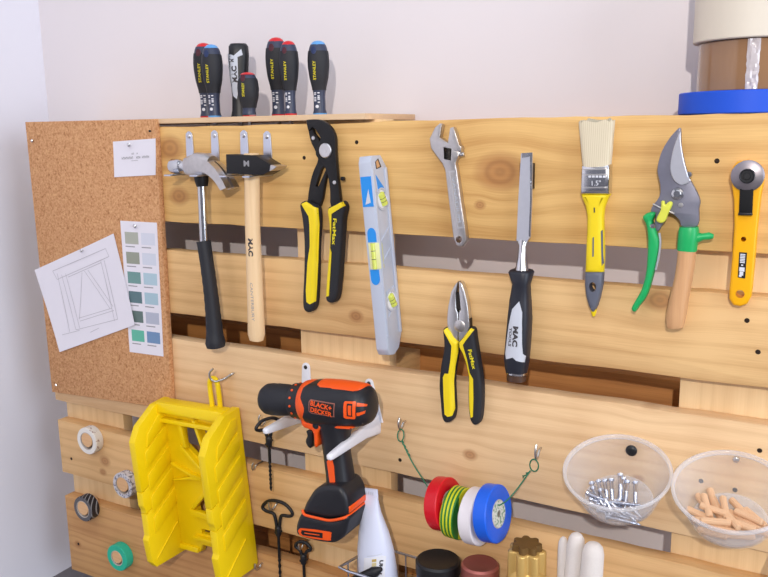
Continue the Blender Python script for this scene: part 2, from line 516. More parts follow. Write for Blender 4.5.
M['matteblack'] = mat('matte_black_plastic', (24, 24, 26), .7, noise=.1, spec=.25)
M['blackrub'] = mat('black_rubber', (33, 34, 40), .62, noise=.12, nscale=400, bump=.1)
M['softnavy'] = mat('dark_navy_plastic', (50, 57, 80), .42, noise=.08, nscale=300)
M['blacksteel'] = mat('blackened_steel', (34, 33, 35), .42, .4, noise=.15, nscale=120)
M['yellow'] = mat('yellow_plastic', (240, 206, 6), .38, noise=.02)
M['grip_yellow'] = mat('yellow_grip', (236, 208, 24), .45, noise=.03)
M['deepyellow'] = mat('orange_yellow_plastic', (244, 176, 4), .35, noise=.02)
M['print_yellow'] = mat('yellow_print', (232, 216, 30), .5, noise=.02)
M['print_white'] = mat('white_print', (216, 218, 226), .5, noise=.02)
M['red'] = mat('red_plastic', (206, 36, 42), .35, noise=.03)
M['blue'] = mat('sky_blue_plastic', (96, 158, 216), .35, noise=.03)
M['darkred'] = mat('dark_red_recess', (74, 20, 34), .5, noise=.03)
M['darkblue'] = mat('dark_blue_recess', (28, 44, 86), .5, noise=.03)
M['panelgrey'] = mat('light_grey_plastic', (196, 200, 210), .45, noise=.03)
M['beech'] = wood('beech_handle', (206, 168, 124), (236, 204, 160), axis='Z', seed=2, scale=2.2, contrast=.6, rough=.5)
M['ash'] = wood('brown_handle', (176, 124, 82), (212, 164, 118), axis='Z', seed=4, scale=2, contrast=.7, rough=.45)
M['dowel'] = wood('dowel_wood', (196, 150, 112), (228, 188, 150), axis='X', seed=6, scale=3, contrast=.6)
M['peg'] = wood('peg_end', (196, 146, 100), (228, 184, 138), axis='X', seed=9, scale=3, contrast=.6)
M['levelgrey'] = mat('silver_painted_metal', (188, 194, 208), .4, .15, noise=.03)
M['levelblue'] = mat('bright_blue_sticker', (34, 138, 220), .4, noise=.03)
M['vial'] = mat('yellow_green_vial', (206, 214, 96), .15, noise=.05, coat=.5)
M['vialclear'] = mat('pale_vial', (228, 228, 166), .12, noise=.03, coat=.6)
M['bristle'] = stripes('natural_bristle', (216, 204, 178), (202, 188, 158), 0, 2.3, rough=.8, duty=.3)
M['pruner'] = mat('grey_coated_steel', (120, 120, 134), .42, .35, noise=.08, nscale=200)
M['blade'] = mat('bare_blade', (206, 207, 216), .3, .6, noise=.06, nscale=150)
M['chiselblack'] = mat('blue_black_plastic', (34, 36, 46), .42, noise=.08, nscale=300)
M['green'] = mat('green_plastic', (22, 168, 92), .4, noise=.03)
M['lime'] = mat('yellow_green_plastic', (214, 216, 78), .42, noise=.03)
M['greyplastic'] = mat('slate_grey_rubber', (92, 96, 110), .5, noise=.05)
M['orange'] = mat('orange_plastic', (240, 86, 20), .4, noise=.03)
M['drillblack'] = mat('drill_black_plastic', (30, 30, 35), .42, noise=.12, nscale=250)
M['white'] = mat('white_plastic', (226, 226, 232), .38, noise=.02)
M['disc'] = brushed('cutter_disc', (150, 144, 150), .4, 'X')
M['label_black'] = mat('black_label', (20, 18, 18), .5, noise=.02)
M['tape_red'] = mat('red_vinyl', (206, 18, 34), .35, noise=.02)
M['tape_white'] = mat('white_vinyl', (228, 222, 226), .35, noise=.02)
M['tape_blue'] = mat('blue_vinyl', (24, 96, 222), .35, noise=.02)
M['tape_green'] = stripes('yellow_green_striped_vinyl', (206, 208, 30), (34, 118, 44), 0, 5, rough=.4, duty=.52)
M['hubcard'] = speckle('printed_hub_card', (214, 216, 208), (110, 150, 120), 320, .5, .62)
M['cardcore'] = mat('card_core', (186, 178, 172), .8, noise=.05)
M['masking_blue'] = mat('blue_masking_tape', (18, 80, 206), .55, noise=.03)
M['masking_cream'] = mat('cream_masking_tape', (216, 206, 190), .6, noise=.02)
M['packing_brown'] = mat('brown_packing_tape', (146, 108, 74), .18, noise=.14, nscale=22, coat=.7)
M['teal'] = mat('teal_washi', (44, 184, 152), .5, noise=.03)
M['washi_white'] = speckle('white_floral_washi', (228, 222, 214), (120, 70, 66), 130, .58, .66)
M['washi_plain'] = mat('white_washi_side', (232, 228, 222), .6, noise=.02)
M['washi_speck'] = speckle('speckled_washi', (206, 204, 212), (120, 118, 132), 240, .5, .58)
M['washi_dark'] = stripes('black_diagonal_washi', (32, 32, 38), (150, 150, 154), 0, 7, skew=.6, duty=.22)
M['washi_darkside'] = mat('dark_grey_washi_side', (92, 90, 94), .55, noise=.06)
M['greenwire'] = mat('green_coated_wire', (28, 110, 76), .4, noise=.05)
M['bottlewhite'] = mat('white_bottle', (214, 218, 236), .3, noise=.01)
M['jarblue'] = mat('blue_jar', (40, 84, 132), .4, noise=.05)
M['lidblack'] = mat('black_lid', (26, 26, 28), .4, noise=.1)
M['copper'] = mat('copper_lid', (168, 98, 88), .35, .5, noise=.04)
M['gold'] = mat('gold_lacquer', (212, 174, 102), .36, .45, noise=.05)
M['goldtop'] = mat('brown_gold_top', (112, 82, 40), .6, .3, noise=.25, nscale=120)
M['glove'] = mat('white_knit', (222, 214, 208), .9, noise=.05, nscale=500, bump=.3, sheen=.2)
M['tub'] = clear_plastic('clear_tub', (240, 238, 240), .09)
M['tubrim'] = clear_plastic('clear_tub_rim', (244, 242, 244), .24)
M['nail'] = mat('dark_nail', (52, 40, 32), .6, .6, noise=.1)

# ------------------------------------------------------------------ the room
b = MB(); b.box(-320, 2700, 144, 200, -85, 1900); tag(b.build('wall_back', M['wall']), kind='structure')
b = MB(); b.box(-190, -129, -2600, 144, -85, 1900); tag(b.build('wall_left', M['wall_side']), kind='structure')
b = MB(); b.box(-320, 2300, -2600, 200, -125, -85); tag(b.build('floor', M['floor']), kind='structure')

# ------------------------------------------------------------------ the pallet
pallet = thing('wooden_pallet', 'pale pine pallet fixed to the wall as a tool board', 'pallet', (0, 0, 0))
D, L_ = (192, 134, 70), (236, 196, 132)
deck = [  # bottom, top, knots, tones
 (657.4, 801.9, [((324.4, 0, 697.4), 15), ((312.3, 0, 768.9), 20), ((839.2, 0, 739.4), 24), ((813.8, 0, 699.1), 6)], (178, 126, 64), (226, 184, 118), 1.1),
 (513, 613, [((633, 0, 541.9), 9), ((1031.1, 0, 599.8), 14)], (184, 134, 80), (228, 188, 132), 1.1),
 (325, 472, [((1025.8, 0, 482), 12), ((802.7, -0, 372.6), 8), ((1016.7, 0, 383.2), 6)], (196, 150, 104), (234, 198, 152), 1.0),
 (187.9, 288.1, [((114.3, 0, 230.9), 10), ((106.9, 0, 209), 7)], (186, 136, 84), (228, 186, 132), 1.0),
 (-6, 142, [((24.1, 0, 51.1), 7)], (162, 108, 64), (208, 160, 106), 1.1)]
for i, (z0, z1, kn, dk, lt, con) in enumerate(deck):
    m = wood('deck_board_wood', dk, lt, knots=[(k[0][0], k[0][2], k[1]) for k in kn], seed=i+1, scale=.85+.12*i, contrast=con)
    b = MB(); N = 40; rnd = random.Random(i)
    # slightly irregular sawn edges
    top = [(1200*k/N, z1+rnd.uniform(-1.1, .6)) for k in range(N+1)]; bot = [(1200*k/N, z0+rnd.uniform(-.6, .8)) for k in range(N+1)]
    if i == 0: top = [(x, z+(.6 if x > 662 else -1.6)) for x, z in top]
    b.plate(bot+top[::-1], 0, 22, r=1.2, seg=2)
    o = b.build('deck_board', m, pallet)
for x0, x1 in ((0, 143), (524, 672), (1054, 1200)):
    b = MB(); b.box(x0, x1, 22.2, 43, 0, 804.7 if x0 < 700 else 800, 1); b.build('stringer_board', M['stringer'], pallet)
    for z0, z1 in ((2, 98), (330, 470), (702, 798)):
        b = MB(); b.box(x0+2, x1-2, 43.2, 121.8, z0, z1, 1.5); b.build('block', M['block'], pallet)
for z0, z1 in ((0, 100), (328, 472), (700, 800)):
    b = MB(); b.box(0, 1200, 122, 143.8, z0, z1, 1.2); b.build('bottom_board', M['back'], pallet)
for q in ((555.8, 0, 755.3), (639.7, 0, 775.7), (1081.5, 0, 753.8), (1121.5, 0, 585.5), (612.6, 0, 443.6), (27.7, 0, 218.5), (25.2, 0, 51.4), (656, 0, 425.3), (698.8, 0, 345.6), (557.8, 0, 557.6), (1134.5, 0, 552.3), (1143.5, 0, 442.4), (1086, 0, 395.1), (1121.8, 0, 391.8)):
    b = MB(); b.lathe([(0, -.6), (2.2, -.5), (3.0, .2), (1.6, 1.5), (1.4, 12), (0, 13)], q, (0, 1, 0), 10); b.build('nail', M['nail'], pallet)

# thin plywood strip lying along the top of the pallet
b = MB()
pts = [(2, 805), (300, 805), (480, 805), (655, 804.8), (655, 812.4), (480, 812.6), (300, 812.2), (2, 812)]
b.plate(pts, -3, 139, r=.6, seg=2)
tag(b.build('tool_shelf', M['ply'], loc=(0, 0, 802)), 'thin plywood strip lying on top of the pallet, screwdrivers standing in it', 'shelf')

# ------------------------------------------------------------------ cork board and papers
cb = [[(2.6, 812.5)], [(295, 811.9)], [(290.9, 356.5)], [(5.4, 343.5)]]
pts = [c[0] for c in cb]
b = MB(); b.plate(pts, -10, -.4, r=1, seg=2)
cork = tag(b.build('cork_board', M['cork'], loc=(150, 0, 580)), 'brown cork pinboard on the left end of the pallet', 'board')

def sheet(name, corners, y, thick, m, label, cat, curl=0):
    """A sheet of paper: bilinear grid over four corners TL, TR, BR, BL, with a slight curl."""
    TL, TR, BR, BL = [Vector((c[0], c[1])) for c in corners]
    n = 12; mb = MB(); gv = []
    for layer in (0, 1):
        g = []
        for j in range(n+1):
            row = []
            for i in range(n+1):
                u, v = i/n, j/n
                p = TL*(1-u)*(1-v)+TR*u*(1-v)+BR*u*v+BL*(1-u)*v
                c = curl*(max(0, v-.35)**2*2+1.4*max(0, abs(u-.5)-.16)**2*4)
                row.append(mb.bm.verts.new((p.x, y-c-(thick if layer == 0 else 0), p.y)))
            g.append(row)
        gv.append(g)
    for l, g in enumerate(gv):
        for j in range(n):
            for i in range(n): mb.bm.faces.new((g[j][i], g[j][i+1], g[j+1][i+1], g[j+1][i]))
    for j in range(n):
        for e in (0, n):
            mb.bm.faces.new((gv[0][j][e], gv[0][j+1][e], gv[1][j+1][e], gv[1][j][e]))
            mb.bm.faces.new((gv[0][e][j], gv[0][e][j+1], gv[1][e][j+1], gv[1][e][j]))
    c = (TL+TR+BR+BL)/4
    o = mb.build(name, m, loc=(c.x, y, c.y))
    return tag(o, label, cat)
def at4(corners, u, v):
    TL, TR, BR, BL = [Vector((c[0], c[1])) for c in corners]
    return tuple(TL*(1-u)*(1-v)+TR*u*(1-v)+BR*u*v+BL*(1-u)*v)

cardc = [(205, 779.2), (294.6, 783.4), (290.6, 729), (202.8, 724.4)]
card = sheet('business_card', cardc, -9.8, .4, M['paper'], 'small white printed card pinned at the top right of the cork board', 'card', 1)
def dash(u0, u1, v, h, n, seed):
    r_ = random.Random(seed); out = []
    for k in range(n):
        a = u0+(u1-u0)*k/n; w_ = (u1-u0)/n
        if r_.random() < .12: continue
        for f0_, f1_, g0_, g1_ in ((.05, .25, 0, 1), (.25, .8, *((0, .25) if k % 2 else (.4, .65))), (.62, .82, .1, 1)):
            out.append([at4(cardc, a+w_*f0_, v+h*g0_), at4(cardc, a+w_*f1_, v+h*g0_), at4(cardc, a+w_*f1_, v+h*g1_), at4(cardc, a+w_*f0_, v+h*g1_)])
    return out
bars('printed_text', dash(.19, .85, .45, .07, 19, 1), M['ink'], card, [card], .15)
bars('printed_text', dash(.43, .58, .35, .05, 5, 2), M['ink'], card, [card], .15)
bars('printed_line', [[at4(cardc, .42, .56), at4(cardc, .58, .555), at4(cardc, .58, .575), at4(cardc, .42, .58)]], M['faintink'], card, [card], .15)

swc = [[(207.4, 656.2)], [(285.4, 656.3)], [(280.6, 443.2)], [(206.5, 441.7)]]
swc = [c[0] for c in swc]
sw = sheet('paint_sample_card', swc, -9.9, .4, M['paper'], 'long white card of green and blue paint samples pinned on the cork board', 'card', .3)
cols = [((170, 172, 160), (208, 210, 222)), ((148, 152, 138), (204, 208, 220)), ((112, 150, 146), (172, 196, 208)),
        ((92, 118, 124), (164, 190, 202)), ((98, 116, 112), (176, 180, 196)), ((98, 180, 156), (112, 142, 178))]
for i, pr in enumerate(cols):
    v0 = .08+.148*i
    for j, c in enumerate(pr):
        u0, u1 = ((.1, .47), (.55, .93))[j]
        q = [at4(swc, u0, v0), at4(swc, u1, v0), at4(swc, u1, v0+.088), at4(swc, u0, v0+.088)]
        o = decal('colour_patch', q, mat('paint_sample', c, .7, noise=.015), sw, [sw], .12, cell=20, skirt=.1)
        bars('printed_line', [[at4(swc, u0, v0+.104), at4(swc, u0+.26, v0+.104), at4(swc, u0+.26, v0+.112), at4(swc, u0, v0+.112)]], M['ink'], sw, [sw], .12)

drc = [(-6.8, 562.4), (191.9, 635.3), (226.4, 489.9), (41.1, 422.1)]
dr = sheet('plan_drawing', drc, -9.8, .4, M['paper'], 'tilted white sheet with a pencil plan of a braced frame, on the cork board', 'drawing', 3)
def stroke(p, q, w=.8):
    a, c = Vector(p), Vector(q); d = (c-a).normalized(); n = Vector((-d.y, d.x))*w/2
    return [tuple(a+n), tuple(c+n), tuple(c-n), tuple(a-n)]
segs = [(37.9, 563.5), (170, 609.8), (46.9, 549.5), (176.8, 597.2), (37.9, 563.5), (46.9, 549.5), (170, 609.8), (176.8, 597.2), (59, 558.7), (84.2, 465.7), (69, 561.5), (93.6, 470.1), (156.4, 587.9), (179.1, 491.1), (164.4, 590.1), (186.6, 494.7), (109.5, 566.1), (94.3, 485.3), (115.6, 569), (170, 510.5), (123.9, 571.2), (177.2, 514.8), (92.7, 486.8), (173.5, 511.6), (95.7, 482.1), (178.7, 508.5), (84.2, 465.7), (186.6, 494.7), (49.5, 453.4), (93.1, 465.8), (119.4, 465.3), (141.3, 475.2), (74.8, 555.8), (157.3, 586), (48.4, 560), (68.6, 460.6)]
bars('pencil_lines', [stroke(segs[2*i], segs[2*i+1], .95) for i in range(len(segs)//2)], M['faintink'], dr, [dr], .2)

def pin(name, q, label, r=3.2, m='chrome'):
    b = MB(); b.lathe([(0, -4.6), (r*.55, -4.5), (r, -3.2), (r*.8, -1.8), (.8, -1.2), (.5, 6), (0, 7)], q, (0, 1, 0), 14)
    return tag(b.build(name, M[m], loc=q), label, 'pin', 'pins in the cork board')
pin('push_pin', (241.7, -11.4, 774.2), 'silver pin through the small printed card')
pin('push_pin', (117.6, -12.6, 603.7), 'silver pin through the tilted plan drawing')
pin('push_pin', (242.2, -11.6, 649.5), 'silver pin at the top of the paint sample card')
pin('push_pin', (19.4, -10.2, 781.8), 'silver tack in the bare top left corner of the cork board', 2.6)
pin('push_pin', (21.9, -10.2, 359.8), 'silver tack in the bottom left corner of the cork board', 2.6)
pin('push_pin', (286.1, -10.2, 794.4), 'small dark tack at the top right corner of the cork board', 1.8, 'darksteel')

# ------------------------------------------------------------------ screwdrivers standing in the shelf
def screwdriver(x, y, h, r, m_cap, m_rec, label, txt_h, stub=False, tilt=0, name='screwdriver', shaft=60):
    z0 = 812.5
    t = thing(name, label, 'screwdriver', (x, y, z0), 'screwdrivers standing in the shelf')
    def P(f, dx=0): return (x+tilt*f*h+dx, y, z0+f*h)
    if stub: prof = [(0.0, .72), (.05, .70), (.14, .62), (.26, .72), (.45, .94), (.62, 1), (.78, .95), (.88, .82), (.94, .68)]
    else: prof = [(0.0, .66), (.03, .66), (.08, .58), (.26, .56), (.38, .66), (.50, .86), (.64, .98), (.74, 1), (.84, .95), (.90, .86), (.945, .74)]
    b = MB(); b.loft([(P(f), r*k, r*k, 2.6) for f, k in prof[1:]], n=24); hd = b.build('handle', M['softnavy'], t, ang=60)
    b = MB(); b.loft([(P(-.005), r*.64, r*.64), (P(.031), r*.70, r*.70)], n=20); b.build('collar', M[m_cap], t)
    b = MB(); b.loft([(P(.94), r*.76, r*.76), (P(.97), r*.62, r*.62), (P(.99), r*.42, r*.42), (P(1.0), r*.12, r*.12)], n=24); b.build('end_cap', M[m_cap], t, ang=60)
    # rubber over-mould around the bulb
    f0, f1 = (.2, .86) if stub else (.34, .86)
    st = []
    for k in range(13):
        f = f0+(f1-f0)*k/12
        for (a, ka), (c, kc) in zip(prof, prof[1:]):
            if a <= f <= c: kk = ka+(kc-ka)*(f-a)/(c-a)
        st.append((P(f), r*kk*1.0+.7, r*kk*1.0+.7, 2.6))
    b = MB(); b.loft(st, n=24); gr = b.build('rubber_grip', M['blackrub'], t, ang=60)
    lx = -r*.42
    c = P(.865, lx*.8); decal('hang_recess', circle(c[0], c[2], r*.26, 16, r*.36), M[m_rec], t, [gr, hd], .5)
    c = P(.60, lx*.75); lettering('STANLEY', M['print_yellow'], t, [gr, hd], (c[0], c[2]), r*.27, 90, .5, width=h*(.3 if stub else .25), bold=.01)
    if not stub:
        c = P(.12, lx*.45); decal('print_dot', circle(c[0], c[2], r*.16, 12), M['print_white'], t, [hd], .4)
        rects = []
        for k in range(7):
            for s_ in (0, 1):
                if (k*5+s_*3) % 4 == 0: continue
                f = .17+.021*k; X = P(f, lx*.45)[0]+(s_-.5)*r*.34
                Z = P(f)[2]; rects.append([(X-r*.11, Z), (X+r*.11, Z), (X+r*.11, Z+h*.014), (X-r*.11, Z+h*.014)])
        bars('size_marking', rects, M['print_white'], t, [hd], .4)
    b = MB(); b.lathe([(0, 0), (3, 0), (3, -shaft), (2, -shaft-4), (0, -shaft-5)], P(0), (0, 0, 1), 12); b.build('shaft', M['steel'], t)
    t.rotation_euler.z = math.radians(27)
    return t
for args in (
 ((322.4, 76, 813.3), 114, 15.3, 'red', 'darkred', 'red capped screwdriver half hidden at the left end of the shelf', 1),
 ((363.2, 46, 812.4), 107, 13.8, 'blue', 'darkblue', 'blue capped screwdriver in front of the leftmost red capped one', 1),
 ((461.7, 74, 810.6), 113, 14.8, 'red', 'darkred', 'tall red capped screwdriver, the tallest on the shelf', 1),
 ((504.8, 44, 809.6), 103, 12.3, 'red', 'darkred', 'shorter red capped screwdriver overlapping the tallest one', 1),
 ((543.8, 60, 811.7), 102, 13.8, 'blue', 'darkblue', 'blue capped screwdriver standing alone at the right of the row', 1)):
    q, h, r, mc, mr, lb, th = args
    screwdriver(q[0], q[1], h, r*1.05, mc, mr, lb, th, shaft=60 if q[0] < 515 else 7)
q = (436.7, 36, 810.9)
screwdriver(q[0], q[1], 63, 14.5, 'red', 'darkred', 'short stubby screwdriver with a red cap', 1, stub=True, name='stubby_screwdriver', shaft=25)

# chisel standing handle up on the shelf, its light panel turned to the front
q = (391, 72, 812); x, y, z0, h = q[0], q[1], 812.5, 108
r = 15
t = thing('wood_chisel', 'chisel standing handle up in the shelf between the screwdrivers', 'chisel', (x, y, z0), 'chisels on the board')
b = MB(); b.loft([((x, y, z0), r*.95, r*.9, 2.6), ((x, y, z0+h*.1), r*.8, r*.8, 2.6), ((x, y, z0+h*.3), r*.72, r*.75, 2.8), ((x+1, y, z0+h*.55), r*.9, r*.85, 3), ((x+2, y, z0+h*.85), r*1.0, r*.9, 3.2), ((x+2, y, z0+h*.96), r*.98, r*.88, 3), ((x+2, y, z0+h), r*.8, r*.72, 2.6)], n=28)
hd = b.build('handle', M['black'], t, ang=60)
pn = [(-14.6, 94), (-5, 90), (6.6, 99.5), (8.4, 91), (.5, 88), (0, 60), (1, 46), (-3.5, 27), (-9, 32), (-12.6, 54), (-14.6, 80)]
pnl = decal('grey_panel', [(x+u, z0+v) for u, v in pn], M['panelgrey'], t, [hd], .5)
lettering('MAC', M['darkink'], t, [pnl], (x-5.2, z0+63), 8, 92, .3, width=24, bold=.05)
lettering('M', M['darkink'], t, [pnl], (x-8, z0+83), 5, 92, .3, bold=.05)
b = MB(); b.lathe([(0, 0), (4, 0), (4, -50), (0, -55)], (x, y, z0), (0, 0, 1), 12); b.build('shaft', M['steel'], t)
t.rotation_euler.z = math.radians(36)

# ------------------------------------------------------------------ hammers and their brackets
def bracket(px, label):
    (x, zt), zb = px[0], px[1][1]
    t = thing('angle_bracket', label, 'bracket', (x, 0, 731), 'angle brackets holding the hammers')
    b = MB(); w = 6.4
    b.plate(crom([(x-w, 733), (x-w, zt-4), (x-w*.7, zt+3), (x, zt+5.5), (x+w*.7, zt+3), (x+w, zt-4), (x+w, 733)], 3)[:-3], -2.2, -.2, r=.3, seg=1)
    b.build('upright', M['zinc'], t)
    b = MB(); b.box(x-w, x+w, -52, -.4, 730.2, 732.6, .6); b.build('arm', M['zinc'], t)
    b = MB(); b.lathe([(0, -1.7), (1.6, -1.7), (2.6, -1.2), (3.4, -.2), (3.4, .2), (1.4, .6), (1.2, 12), (0, 13)], (x, -2.0, zt-2), (0, 1, 0), 14); b.build('screw', M['steel'], t)
    return t
bracket([(353, 787.8), (352.4, 758.7)], 'first bracket from the left, by the claw hammer face')
bracket([(401.2, 788.7), (401.5, 754.5)], 'second bracket from the left, above the hammer claw')
bracket([(454.9, 788.2), (454.3, 760.3)], 'third bracket from the left, above the handle of the black headed hammer')
bracket([(495.5, 786.4), (495.4, 757.6)], 'rightmost bracket, above the pointed end of the black hammer head')

# claw hammer
yc = -30
t = thing('claw_hammer', 'silver claw hammer with a chrome shaft and black rubber grip', 'hammer', ([(396.2, 745.6)][0][0], yc, 740), 'hammers on brackets')
f0 = [(342.6, 743)][0]; f1 = [(365.8, 742.8)][0]
rr = 10.6
zc = 732.8+rr
b = MB(); b.lathe([(0, 0), (rr*.9, 0), (rr, 2), (rr, 15), (rr*.86, 20), (rr*.72, 24), (rr*.72, 36), (rr*.9, 44), (0, 50)], (f0[0], yc, zc), (1, 0, 0), 28)
b.build('striking_face', M['chrome'], t, ang=40)
hx = [(395.3, 745.6)][0][0]
b = MB(); b.loft([((f0[0]+30, yc, zc), 13, 10, 2.6), ((f0[0]+42, yc, zc+1), 15, 13, 3), ((hx, yc, zc+3), 17, 14, 3), ((hx+17, yc, zc+3), 16, 13, 2.8), ((hx+24, yc, zc+2), 13, 12.5, 2.6)], n=24)
b.build('head_body', M['cast'], t, ang=50)
cl = [[(402.4, 753.4), (417.2, 754.2), (430.3, 747.3), (443.1, 734.9), (455.2, 715.6)], [(441.5, 711.1), (433.1, 721.5), (423.6, 729), (413.9, 734.1), (401.2, 737.2)]]
for s_ in (-1, 1):
    b = MB(); n = 9; rows = []
    up = crom(cl[0], 2, False); lo = crom(cl[1][::-1], 2, False)
    for k in range(n):
        (xu, zu), (xl, zl) = up[k], lo[k]
        f = k/(n-1); spread = 1.2 if f > .35 else .05
        th = 2.5*(1-f)+.6
        ya, yb = yc+s_*spread*(1+f*1.2), yc+s_*(12.5+2*f)
        mx_, mz_ = (xu+xl)/2, (zu+zl)/2; du, dz_ = (xu-xl)/2, (zu-zl)/2
        k_ = 1-.15*f
        ring = [b.bm.verts.new(v) for v in ((mx_-du*k_, ya, mz_-dz_*k_), (mx_+du*k_, ya, mz_+dz_*k_), (mx_+du*k_*.9, yb, mz_+dz_*k_*.9), (mx_-du*k_*.9, yb, mz_-dz_*k_*.9))]
        if rows:
            for i in range(4): b.bm.faces.new((rows[-1][i], rows[-1][(i+1) % 4], ring[(i+1) % 4], ring[i]))
        else: b.bm.faces.new(ring)
        rows.append(ring)
    b.bm.faces.new(rows[-1][::-1])
    b.build('claw', M['cast'], t)
sh = [(397.1, 727.2), (394.9, 636.3), (405, 549.6), (406.9, 478.5)]
b = MB(); b.loft([((sh[0][0], yc, zc-8), 11, 11), ((sh[0][0]+.5, yc, sh[0][1]-4), 10, 10), ((sh[0][0]+1, yc, sh[0][1]-12), 8, 8)], n=20); b.build('neck_collar', M['blacksteel'], t)
b = MB(); b.loft([((sh[0][0]+.5, yc, sh[0][1]+2), 6.6, 6.6), ((sh[1][0]+1, yc, sh[1][1]-10), 6.4, 6.4)], n=20); b.build('shaft', M['chrome'], t)
b = MB(); g = []
for k in range(25):
    f = k/24
    xx = sh[1][0]+(sh[3][0]-sh[1][0])*f+2.5*math.sin(f*math.pi)
    zz = sh[1][1]+(sh[3][1]-sh[1][1])*f
    w = 9.2+2.5*f-1.4*math.sin(f*math.pi)+(2.6*max(0, f-.86)/.14)
    if .25 < f < .8: w += .45*(k % 2)
    if k == 24: w -= 2.5
    g.append(((xx, yc, zz), w, w*1.15, 2.4))
b.loft(g, n=24); b.build('rubber_grip', M['blackrub'], t, ang=50)

# cross-peen hammer
yc = -28
t = thing('cross_peen_hammer', 'black headed hammer with a plain wooden handle', 'hammer', ([(487.9, 746.2)][0][0], yc, 740), 'hammers on brackets')
o = [(453.1, 760.9), (504.9, 759.4), (536, 747.5), (551.4, 745.1), (547.2, 741.5), (533.9, 738), (514.6, 732.8), (452.5, 734.5)]
zmin = min(p[1] for p in o); o = [(p[0]-(7 if i in (2, 3, 4, 5) else 0)-(5 if i in (3, 4) else 0), p[1]-zmin+733) for i, p in enumerate(o)]
b = MB(); b.plate([o[0], o[1], o[2], o[5], o[6], o[7]], -41, -15, r=1.6, seg=2); hd = b.build('head', M['blacksteel'], t)
b = MB(); b.plate([(o[2][0]-.5, o[2][1]-.3), o[3], o[4], (o[5][0]-.5, o[5][1]+.3)], -40.6, -15.4, r=1, seg=2); b.build('peen_edge', M['cast'], t)
c = [(488.9, 748.8)][0]; lettering('M', M['ink'], t, [hd], c, 8, 0, .3, bold=.03, stretch=1.25, name='stamped_mark')
cl = [(487.3, 735.3), (484.3, 670.3), (483.1, 556.2), (482.5, 506.3), (482, 497.4)]
ws = [10.2, 10.0, 11.0, 11.8, 9.5]
b = MB(); b.loft([((p[0], yc, p[1]), w, w*.95, 2.5) for p, w in zip(cl, ws)], n=28); hn = b.build('handle', M['beech'], t, ang=60)
b = MB(); b.box(cl[0][0]-8, cl[0][0]+8, yc-7, yc+7, o[1][1]-1, o[1][1]+2.5, 1); b.build('handle_wedge', M['beech'], t)
c = [(486.4, 633)][0]; lettering('MAC', M['darkink'], t, [hn], c, 7.5, -90, .35, width=25, bold=.05)
c = [(485.9, 555.4)][0]; lettering('CANTERBURY', M['ink'], t, [hn], c, 4.2, -89, .35, width=55)

# ------------------------------------------------------------------ slip-joint pliers
t = thing('slip_joint_pliers', 'large black water pump pliers with yellow and black grips', 'pliers', (596.1, -8, 765.3), 'pliers on the board')
A = [(570.8, 804.7), (578.9, 806), (588.4, 805.6), (599.3, 802.7), (609.9, 794.4), (615.2, 782.7), (615.3, 765.3), (616.8, 738.6), (620.6, 700.5), (620.3, 692.6), (606, 692.1), (605.2, 713.4), (601.8, 734.5), (594.3, 748.9), (584.3, 759.4), (586.3, 769.9), (592.2, 779.7), (588.5, 788.2), (580.9, 795.4), (575.5, 792.2), (572.5, 795.6)]
b = MB(); b.plate(crom(A, 3), -14.5, -7.6, r=1.2, seg=2); ja = b.build('upper_jaw', M['blacksteel'], t)
Bp = [(567.9, 798.2), (571, 791), (575.1, 795.1), (577.8, 788.3), (583.2, 782.3), (587.3, 777.1), (598, 773.7), (607.1, 763.3), (603.5, 748.8), (594, 726.3), (584, 691.2), (564.8, 690.5), (567.6, 716.4), (574.3, 736.7), (582.9, 753.3), (577.8, 766.6), (571.8, 777.8)]
slot = [(594.2, 746.1), (597.4, 743.5), (582.3, 716.7), (577.8, 717.4), (587.3, 740.1)]
b = MB(); b.plate(crom(Bp, 3), -7.4, -1, r=1, seg=2, holes=[slot]); jb = b.build('lower_jaw', M['blacksteel'], t)
c = (600.4, -14.5, 765.4); r = 9.6
b = MB(); b.lathe([(0, -2.6), (r*.3, -2.6), (r*.32, -2.2), (r*.6, -2.5), (r*.9, -2.3), (r, -1.4), (r, 2), (0, 2)], c, (0, 1, 0), 28); b.build('pivot_bolt', M['steel'], t)
for q in ((612.8, -14.5, 723.7), (576.5, -7.4, 781.7)):
    b = MB(); b.lathe([(0, -.9), (2.2, -.8), (2.8, 0), (2.8, 1), (0, 1)], q, (0, 1, 0), 14); b.build('rivet', M['steel'], t)
q = (622.9, -9, 728.6); b = MB(); b.lathe([(0, -3), (2.4, -2.5), (2.8, 0), (2.4, 2.5), (0, 3)], q, (1, 0, 0), 12); b.build('release_button', M['blacksteel'], t)
gl = [(556.9, 692.5), (565.2, 698.1), (574.1, 695.1), (584.3, 690), (585.5, 669.7), (582.5, 638.1), (580.8, 610.4), (578, 575.2), (575.6, 555.2), (571.1, 546.2), (564.3, 543.4), (557.7, 547.1), (556.4, 562), (560, 601.9), (561.9, 643.9), (559.8, 674.1)]
b = MB(); b.plate(crom(gl, 4), -18, -.5, r=5, seg=4); g1 = b.build('grip', M['blackrub'], t, ang=60)
decal('yellow_inlay', [(561.3, 694.3), (568, 697.3), (585.3, 688.9), (586.5, 667.4), (582.7, 615.1), (579, 575.8), (577.1, 560.1), (570.1, 556), (564.7, 559), (564.3, 574.6), (568.5, 614.2), (573.3, 636.6), (573.8, 666.8), (572.8, 677.7)], M['grip_yellow'], g1, [g1], .9)
gr = [(601.6, 688.5), (612.5, 694.1), (623.7, 699.5), (629.1, 691.4), (625.2, 676.7), (623.5, 657.9), (620, 622.6), (615.4, 585.2), (612, 568.3), (606.1, 560.8), (598.8, 560.8), (594.6, 566.7), (596.5, 590.6), (600.2, 615.8), (604.1, 646.1), (603.6, 670.5)]
b = MB(); b.plate(crom(gr, 4), -18, -.5, r=5, seg=4); g2 = b.build('grip', M['blackrub'], t, ang=60)
